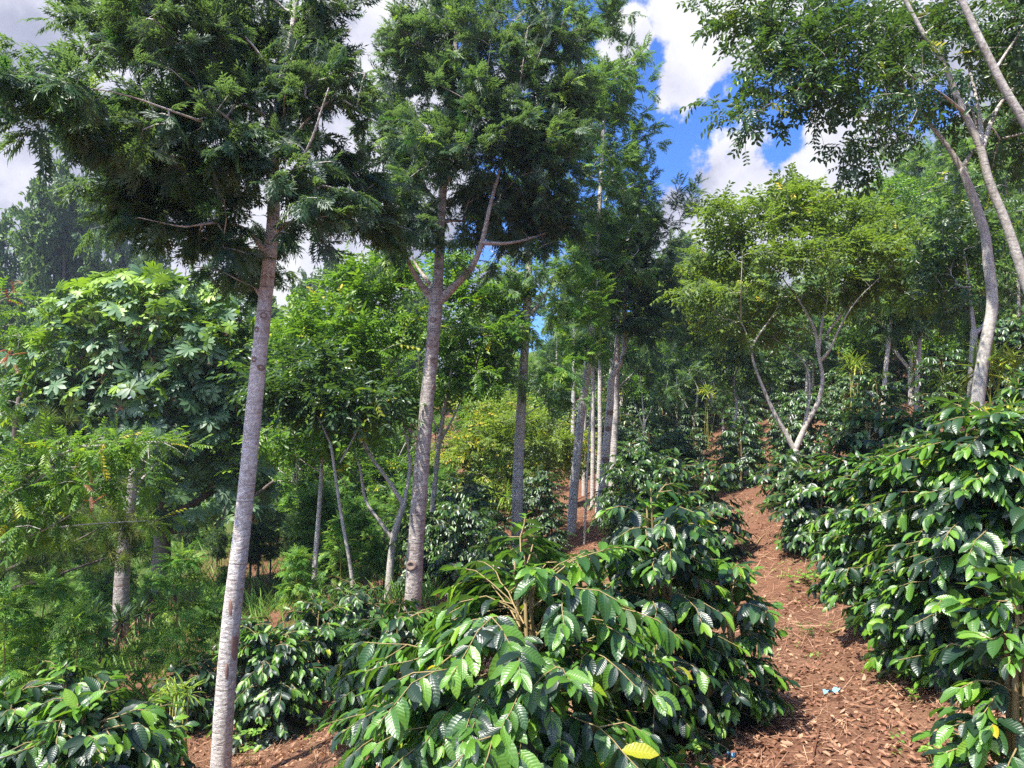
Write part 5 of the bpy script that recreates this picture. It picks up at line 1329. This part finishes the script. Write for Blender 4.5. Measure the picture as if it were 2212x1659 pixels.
# young silver oaks with whorled feathery tiers
def sapling(label, px, base, top, d, wpx, seed, mat='oak_light', tiers=6, tint=(.2, .9)):
    rng = np.random.default_rng(seed)
    b = PT(px, base, d); t = PT(px + rng.uniform(-8, 14), top, d)
    foot = np.array([b[0], b[1], H1(b[0], b[1])])
    rt = root('silver_oak_sapling', foot, label, 'sapling', 'young silver oaks')
    P, r = smooth_line([foot - [0, 0, .1], (foot + t) / 2 + rv(rng, 1, .03)[0], t], [.018, .012, .003], .1)
    aw = Acc(); tube(aw, P, r, 7)
    pos = []; tan = []
    Hh = t[2] - foot[2]; W = wpx / F * d
    for i in range(tiers):
        f = .30 + .66 * i / (tiers - 1)
        c = P[int(f * (len(P) - 1))]
        for a in np.arange(5) * 2 * math.pi / 5 + rng.uniform(0, 6):
            L = W * (1.1 - .85 * (f - .30) / .7) * rng.uniform(.7, 1.1)
            dv = np.array([math.cos(a), math.sin(a), .55])
            tt = np.linspace(0, 1, 5)[:, None]
            q = c + dv * L * tt - np.array([0, 0, .45]) * L * tt ** 2
            tube(aw, q, np.linspace(.005, .002, 5), 3, cap=False)
            for _ in range(9):
                u = rng.uniform(.25, 1); pos.append(c + dv * L * u - np.array([0, 0, .45]) * L * u * u); tan.append(nrm(dv - np.array([0, 0, .9]) * u))
    for _ in range(14): pos.append(P[-1] - np.array([0, 0, rng.uniform(0, .2)])); tan.append(nrm(np.array([0, 0, 1.0]) + rv(rng, 1, .4)[0]))
    al = Acc()
    foliage(al, rng, TP['oak0'], np.array(pos), np.array(tan), .22, .25, .5, .1, .4, tint, .15)
    aw.build('trunk', M['gtwig'], rt, foot); al.build('crown', M[mat], rt, foot)
sapling('young silver oak with bright tiered feathery fronds left of the foreground trunk', 395, 1500, 1190, 8.6, 90, 301)
sapling('young bright silver oak in the left corner thicket', 95, 1440, 1250, 8.2, 95, 302, tiers=5)
sapling('low young silver oak leaning over the left corner thicket', 175, 1460, 1310, 7.8, 80, 303, tiers=5)
sapling('young silver oak left of the slim bare stem in the valley', 640, 1340, 1190, 12.5, 50, 304, tiers=5)
sapling('small young silver oak right of the slim bare stem in the valley', 735, 1330, 1110, 14, 55, 305, tiers=6)
sapling('young silver oak growing close to the left picture edge', 20, 1460, 1290, 7.6, 90, 306, tiers=5)

# pine branches at the left
def pine():
    px_tree('pine', 'soft long needled pine at the left edge behind the low pinnate tree', 'tree', None, 311, 9.5,
        [(-60, 1480, 14), (-10, 1280, 12), (10, 1120, 10), (30, 960, 7), (40, 860, 4)],
        [[(0, 1240, 5), (80, 1200, 4), (170, 1165, 3), (250, 1120, 2)], [(0, 1280, 5), (100, 1250, 4), (200, 1215, 3), (270, 1190, 2)], [(20, 1060, 5), (70, 980, 3), (90, 930, 2)], [(-20, 1340, 5), (40, 1290, 3), (110, 1230, 2)]],
        [(230, 1130, 55, 20, 0, 1), (150, 1160, 60, 25, 0, 1), (250, 1190, 40, 18, 0, .6), (120, 1240, 60, 25, 0, .9), (60, 1180, 50, 30, 0, .8), (85, 940, 35, 22, 0, .5), (30, 1260, 50, 30, 0, .7), (0, 920, 40, 40, 0, .5), (150, 1080, 60, 20, .5, .5)],
        TP['need'], .20, M['pine'], M['bark_dark'], ncl=6, m=4, cr=.14, per=3, zone=.2, sides=10, droop=-.1, tint=(.1, .8), bright=.08)
pine()

# ------------------------------------------------------------------ yuccas, strap leaved plants
def rosette(acc, rng, c, n, L, w, up, spread, droop, tint=(0, .8), axis_=(0, 0, 1.0)):
    t = [blade_tmpl(w, 5, 3, dr, .3, 0, .5, s, .35) for s, dr in enumerate([droop, droop * 1.6, droop * .4])]
    a = rng.uniform(0, 6.28, n); e = rng.uniform(up[0], up[1], n)
    al = np.stack([np.cos(a) * np.cos(e), np.sin(a) * np.cos(e), np.sin(e)], -1)
    nh = np.tile([0, 0, 1.0], (n, 1)) - al * .1 + rv(rng, n, .1)
    R = frames(al, nh)
    acc.inst(t, c + rv(rng, n, spread) + al * .02, R, L * rng.uniform(.7, 1.1, n), rng.uniform(tint[0], tint[1], n), rng)
def yucca(label, px, cpy, d, Lpx, seed, tint=(0, .7), skirt=True, grp='yuccas in the valley'):
    rng = np.random.default_rng(seed)
    c = PT(px, cpy, d); foot = np.array([c[0], c[1], H1(c[0], c[1])])
    rt = root('yucca', foot, label, 'yucca', grp)
    aw = Acc()
    if c[2] - foot[2] > .1:
        tube(aw, np.array([foot - [0, 0, .1], (foot + c) / 2, c]), np.array([.06, .055, .045]), 10, rough=.1)
    else:
        tube(aw, np.array([foot - [0, 0, .1], foot, foot + [0, 0, .1]]), np.array([.06, .055, .045]), 10, rough=.1); c = foot + [0, 0, .1]
    aw.build('trunk', M['bark_dark'], rt, foot)
    L = Lpx / F * d
    al = Acc(); rosette(al, rng, c, 70, L, .11, (-.35, 1.5), .02, .12, tint)
    al.build('leaves', M['yucca'], rt, foot)
    if skirt and c[2] - foot[2] > .25:
        dn = Acc()
        for f in np.linspace(.0, .85, 6):
            q = c * (1 - f) + foot * f
            rosette(dn, rng, q, 26, L * .75, .12, (-1.5, -.7), .03, -.05, (0, .8))
        dn.build('dead_leaf_skirt', M['dead'], rt, foot)
for k, (px, cy, d, L, tint, lab) in enumerate([
        (258, 1345, 11.0, 42, (0, .6), 'yucca with a skirt of dead leaves in front of the short grey trunk'), (205, 1330, 11.5, 38, (0, .6), 'yucca left of the short grey trunk foot'),
        (300, 1325, 12.0, 36, (0, .5), 'yucca with curled brown skirt right of the short grey trunk'), (325, 1300, 13.0, 34, (0, .5), 'yucca farther right of the short grey trunk, half hidden'),
        (375, 1245, 14.5, 34, (0, .6), 'dark yucca behind the tiered young silver oak'), (225, 1375, 10.0, 34, (.1, .7), 'low yucca in front of the left yucca group'),
        (790, 1255, 13.5, 34, (.35, 1), 'bright green yucca left of the stout trunk foot'), (765, 1292, 13.0, 26, (.2, .8), 'small bright yucca below the bright one left of the stout trunk'), (560, 1290, 15.0, 32, (0, .5), 'dark yucca right of the left foreground trunk'), (600, 1265, 16, 30, (0, .5), 'shaded yucca under the dark bushy trees')]):
    yucca(lab, px, cy, d, L, 400 + k, tint)
def strap(label, px, cpy, d, Lpx, n, seed, tint, name='strap_leaved_plant'):
    rng = np.random.default_rng(seed)
    c = PT(px, cpy, d); foot = np.array([c[0], c[1], H1(c[0], c[1])])
    rt = root(name, foot, label, 'plant')
    L = Lpx / F * d
    aw = Acc(); al = Acc()
    for q in range(max(3, n // 14)):
        b = foot + np.array([rng.normal(0, L * .25), rng.normal(0, L * .25), -.05]); tp = c + np.array([rng.normal(0, L * .45), rng.normal(0, L * .3), rng.uniform(-.3, .3) * L])
        if tp[2] < b[2] + .1: tp[2] = b[2] + .15
        tube(aw, np.array([b, (b + tp) / 2 + rv(rng, 1, .03)[0], tp]), np.array([.010, .008, .005]), 5)
        rosette(al, rng, tp, 14, L, .10, (-.5, 1.3), .02, .35, tint)
    aw.build('stems', M['gtwig'], rt, foot); al.build('leaves', M['strap'], rt, foot)
strap('yellow green strap leaved plant behind the ringed trunk at the right edge', 2165, 790, 8.6, 70, 130, 501, (.45, 1))
strap('tuft of green blades left of the ringed trunk foot', 2045, 830, 9.2, 45, 70, 502, (.2, .7))
strap('yellow lit blades among the coffee behind the left thin trunk', 1850, 790, 19, 30, 90, 503, (.3, .9))
strap('green blades beside the slender trunk, in front of the lit spreading tree', 1090, 1085, 20, 45, 90, 504, (.2, .7))
strap('yellow green blades in the shade left of the crooked S shaped trunk', 1520, 850, 27, 24, 70, 505, (.4, 1))
strap('yellow green leafy clump between the corner bushes and the foreground trunk', 390, 1500, 6.3, 40, 90, 506, (.2, .8))
strap('sparse bamboo like plant with yellowing blades in front of the ringed trunk', 2170, 900, 6.2, 50, 60, 507, (.3, .9))

# ------------------------------------------------------------------ litter, herbs, scraps on the path
def on_ground(x, y, lift=.0):
    return np.stack([x, y, H(x, y) + lift], -1)
def gnormal(x, y, e=.05):
    zx = (H(x + e, y) - H(x - e, y)) / (2 * e); zy = (H(x, y + e) - H(x, y - e)) / (2 * e)
    return nrm(np.stack([-zx, -zy, np.ones_like(zx)], -1))
def litter():
    rng = np.random.default_rng(55)
    def spread_pts(n, pw=1.6):
        y = 2.6 + 18 * rng.random(n) ** pw
        x = rng.uniform(-3.6, 4.5, n) + .05 * y
        return x, y
    st = [blade_tmpl(.018, 4, 2, dr, 0, 0, .3, s) for s, dr in enumerate([.05, .25, -.15])]
    x, y = spread_pts(95000); P = on_ground(x, y, .012); N = gnormal(x, y)
    cell = wob(np.stack([x, y, 0 * x], -1), 1.6)
    a = rng.normal(0.5, 1.0, len(x)) + cell
    al = np.stack([np.cos(a), np.sin(a), rng.normal(0, .18, len(x))], -1); al = al - N * np.sum(al * N, 1)[:, None] * .85
    keep = rng.random(len(x)) < np.clip(.5 + .75 * cell, .06, 1)
    o = Acc(); o.inst(st, P[keep], frames(al[keep], N[keep] + rv(rng, keep.sum(), .4)), rng.uniform(.05, .26, keep.sum()), np.clip(rng.normal(.55, .25, keep.sum()), 0, 1), rng)
    tag(o.build('straw_litter', M['straw']), 'dry straw and thin twigs strewn over the red path', 'litter', None, 'stuff')
    dl = [blade_tmpl(.5, 4, 3, dr, fo, 0, .7, s) for s, (dr, fo) in enumerate([(.5, .6), (.2, .9), (-.3, .7), (.6, -.5)])]
    x, y = spread_pts(60000, 1.4); P = on_ground(x, y, .018); N = gnormal(x, y)
    cell = wob(np.stack([x, y, 0 * x], -1) + 5, 1.2)
    keep = rng.random(len(x)) < np.clip(.5 + .8 * cell + .5 * (y < 5.5), .05, 1)
    a = rng.uniform(0, 6.28, len(x)); al = np.stack([np.cos(a), np.sin(a), rng.normal(0, .25, len(x))], -1); al = al - N * np.sum(al * N, 1)[:, None] * .8
    o = Acc(); o.inst(dl, P[keep], frames(al[keep], N[keep] + rv(rng, keep.sum(), .5)), rng.uniform(.015, .06, keep.sum()), rng.beta(1.4, 1.8, keep.sum()), rng)
    tag(o.build('leaf_litter', M['dead']), 'curled brown fallen leaves covering the path', 'litter', None, 'stuff')
    # tiny green weeds
    hl = [hexleaf(.7, .1, .15)]
    x, y = spread_pts(14000, 1.3)
    cell = wob(np.stack([x, y, 0 * x], -1) + 13, 1.9)
    q = PT(1745, 1262, 8.2); q2 = PT(2040, 1640, 4.0); q3 = PT(1680, 1420, 5.8)
    w = np.clip(cell - .75, 0, 1) * .8 + 1.2 * np.exp(-((x - q[0]) ** 2 + ((y - q[1]) / 1.6) ** 2) / .12) + .9 * np.exp(-((x - q2[0]) ** 2 + (y - q2[1]) ** 2) / .03) + .25 * np.exp(-((x - q3[0]) ** 2 + (y - q3[1]) ** 2) / .1)
    keep = rng.random(len(x)) < w
    x = np.repeat(x[keep], 5) + rng.normal(0, .02, keep.sum() * 5); y = np.repeat(y[keep], 5) + rng.normal(0, .02, keep.sum() * 5)
    P = on_ground(x, y, 0) + np.stack([0 * x, 0 * x, rng.uniform(.01, .05, len(x))], -1)
    a = rng.uniform(0, 6.28, len(x)); al = np.stack([np.cos(a), np.sin(a), rng.uniform(-.2, .8, len(x))], -1)
    o = Acc(); o.inst(hl, P, frames(al, np.array([0, 0, 1.0]) + rv(rng, len(x), .3)), rng.uniform(.012, .032, len(x)), rng.uniform(0, 1, len(x)), rng)
    tag(o.build('small_weeds', M['herb']), 'tiny bright green weeds sprouting in patches on the path', 'weeds', None, 'stuff')
litter()
def valley_grass():
    rng = np.random.default_rng(56)
    n = 26000
    y = rng.uniform(8, 32, n); x = -rng.uniform(.1, .75, n) * y
    bl = [blade_tmpl(.05, 4, 2, dr, 0, 0, .4, s) for s, dr in enumerate([.3, .6, .1])]
    cell = wob(np.stack([x, y, 0 * x], -1), .8)
    keep = rng.random(n) < np.clip(.5 + .6 * cell, .05, 1); x, y = x[keep], y[keep]; n = len(x)
    a = rng.uniform(0, 6.28, n); al = np.stack([np.cos(a) * .5, np.sin(a) * .5, np.ones(n)], -1)
    o = Acc(); o.inst(bl, on_ground(x, y, -.02), frames(al, np.stack([np.cos(a + 1.5), np.sin(a + 1.5), 0 * a + .2], -1)), rng.uniform(.15, .5, n), rng.uniform(0, .9, n), rng)
    tag(o.build('valley_grass', M['herb']), 'grass and ground cover on the valley floor at left', 'grass', None, 'stuff')
valley_grass()
def herb(label, px, py, d, n, size, seed, rpx=20, stalk=.08, mat='herb'):
    rng = np.random.default_rng(seed); c = PT(px, py, d); foot = np.array([c[0], c[1], H1(c[0], c[1])])
    rt = root('seedling', foot, label, 'seedling', 'seedlings on the path')
    aw = Acc(); pos = []; r = rpx / F * d
    for _ in range(n):
        tp = foot + np.array([rng.normal(0, r), rng.normal(0, r), rng.uniform(.5, 1.2) * stalk]); tube(aw, np.array([foot + (tp - foot) * np.array([.6, .6, 0]) - [0, 0, .02], tp]), np.array([.0015, .001]), 4, cap=False)
        for _ in range(4): pos.append(tp)
    pos = np.array(pos); m = len(pos); a = rng.uniform(0, 6.28, m)
    al = Acc(); al.inst([hexleaf(.62, .15, .15), hexleaf(.7, .3, .2)], pos, frames(np.stack([np.cos(a), np.sin(a), 0 * a + .15], -1), np.array([0, 0, 1.0]) + rv(rng, m, .25)), size * rng.uniform(.7, 1.2, m), rng.uniform(.2, 1, m), rng)
    aw.build('stalks', M['gtwig'], rt, foot); al.build('leaves', M[mat], rt, foot)
herb('bright green round leaved seedling patch at the bottom edge of the path', 2035, 1640, 3.95, 14, .035, 520, 18)
herb('pair of bright seedlings right of the bottom edge patch', 2085, 1622, 4.0, 7, .035, 521, 10)
herb('leafy seedling clump in the middle of the path', 1745, 1262, 8.1, 22, .05, 522, 22)
herb('small dark seedling left on the path above the blue scrap', 1735, 1380, 6.3, 12, .035, 523, 18, mat='coffee')
herb('yellow green seedling right of the dry grass mound', 1970, 1525, 4.6, 5, .03, 524, 6)
herb('seedling by the soil bank right of the left foreground trunk', 680, 1590, 6.0, 6, .06, 525, 10, .25, 'coffee')
herb('seedling at the foot of the left foreground trunk', 540, 1610, 6.5, 10, .06, 526, 14, .25)
herb('lone coffee seedling at the lower left corner of the path', 1510, 1600, 4.1, 5, .05, 527, 10, .12)
def scrap(label, pts, d, seed):
    rng = np.random.default_rng(seed); P = []
    for px, py in pts:
        q = PT(px, py, d); P.append(q)
    P = np.array(P); c = P.mean(0); z = H1(c[0], c[1])
    me_v = []; k = len(P)
    u = np.linspace(0, 1, 9); V = []; Q = []
    a_, b_ = P[0], P[-1]
    n = 14; W = np.linalg.norm(b_ - a_) * .28
    for i in range(n):
        t = i / (n - 1); m = a_ * (1 - t) + b_ * t; m = m.copy()
        for j in range(6):
            s = j / 5 - .5; w_ = W * (.35 + .65 * abs(math.sin(t * 5 + seed)))
            x = m[0] + s * w_ * .35 + rng.normal(0, .002); y = m[1] + s * w_ * 1.6
            V.append((x, y, H1(x, y) + .028 + .012 * math.sin(9 * t + 3 * s) + rng.normal(0, .003)))
    V = np.array(V); idx = np.arange(n * 6).reshape(n, 6)
    Q = np.stack([idx[:-1, :-1], idx[:-1, 1:], idx[1:, 1:], idx[1:, :-1]], -1).reshape(-1, 4)
    a = Acc(); a.add(V, None, Q); o = a.build('plastic_scrap', M['plastic'], None, (c[0], c[1], z)); o.location = (c[0], c[1], z)
    tag(o, label, 'plastic scrap', 'blue plastic scraps on the path')
scrap('crumpled light blue plastic scrap lying in the middle of the path', [(1778, 1480), (1815, 1490)], 4.95, 1)
scrap('small blue plastic scrap under the coffee leaves at the bottom of the path', [(1570, 1606), (1590, 1608)], 4.15, 2)
def stick(label, pts, d, r, seed, mat='twig'):
    P = []
    for px, py in pts:
        q = PT(px, py, d); P.append([q[0], q[1], q[2]])
    P = np.array(P); 
    # lay along the soil between its ends, slightly raised
    y = np.interp(np.linspace(0, 1, 7), [0, 1], [P[0][1], P[-1][1]]); x = np.interp(np.linspace(0, 1, 7), [0, 1], [P[0][0], P[-1][0]])
    z = H(x, y) + .02 + np.linspace(0, .03, 7)
    L = np.stack([x, y, z], -1); a = Acc(); tube(a, L, np.linspace(r, r * .5, 7), 6, rough=.1)
    o = a.build('fallen_twig', M[mat], None, tuple(L[0])); o.location = tuple(L[0]); tag(o, label, 'twig', 'fallen twigs on the path')
def onpath(px, py):
    r = ray(px, py); t = 2.5
    for _ in range(400):
        p = r * t
        if p[2] < H1(p[0], p[1]): return p[1]
        t *= 1.006
    return 5.0
def stick2(label, a, b, r, mat='twig'):
    da, db = onpath(*a), onpath(*b)
    pa, pb = PT(a[0], a[1], da), PT(b[0], b[1], db)
    x = np.linspace(pa[0], pb[0], 7); y = np.linspace(pa[1], pb[1], 7); L = np.stack([x, y, H(x, y) + .02], -1)
    q = Acc(); tube(q, L, np.linspace(r, r * .5, 7), 6, rough=.1); o = q.build('fallen_twig', M[mat], None, tuple(L[0])); o.location = tuple(L[0]); tag(o, label, 'twig', 'fallen twigs on the path')
stick2('dry pale stick lying across the path below the right row', (1795, 1375), (1870, 1345), .008)
stick2('pale dry stalk lying at the lower middle of the path', (1770, 1580), (1755, 1650), .007, 'straw')
stick2('long dry stalk on the path right of the blue scrap', (1830, 1470), (1900, 1440), .006, 'straw')
stick2('thin stick at the far narrow part of the path', (1625, 1190), (1660, 1150), .008)
stick2('orange dry stalk lying by the lower left path edge', (1690, 1535), (1740, 1590), .005, 'straw')
print('leaves', LEAFN[0])
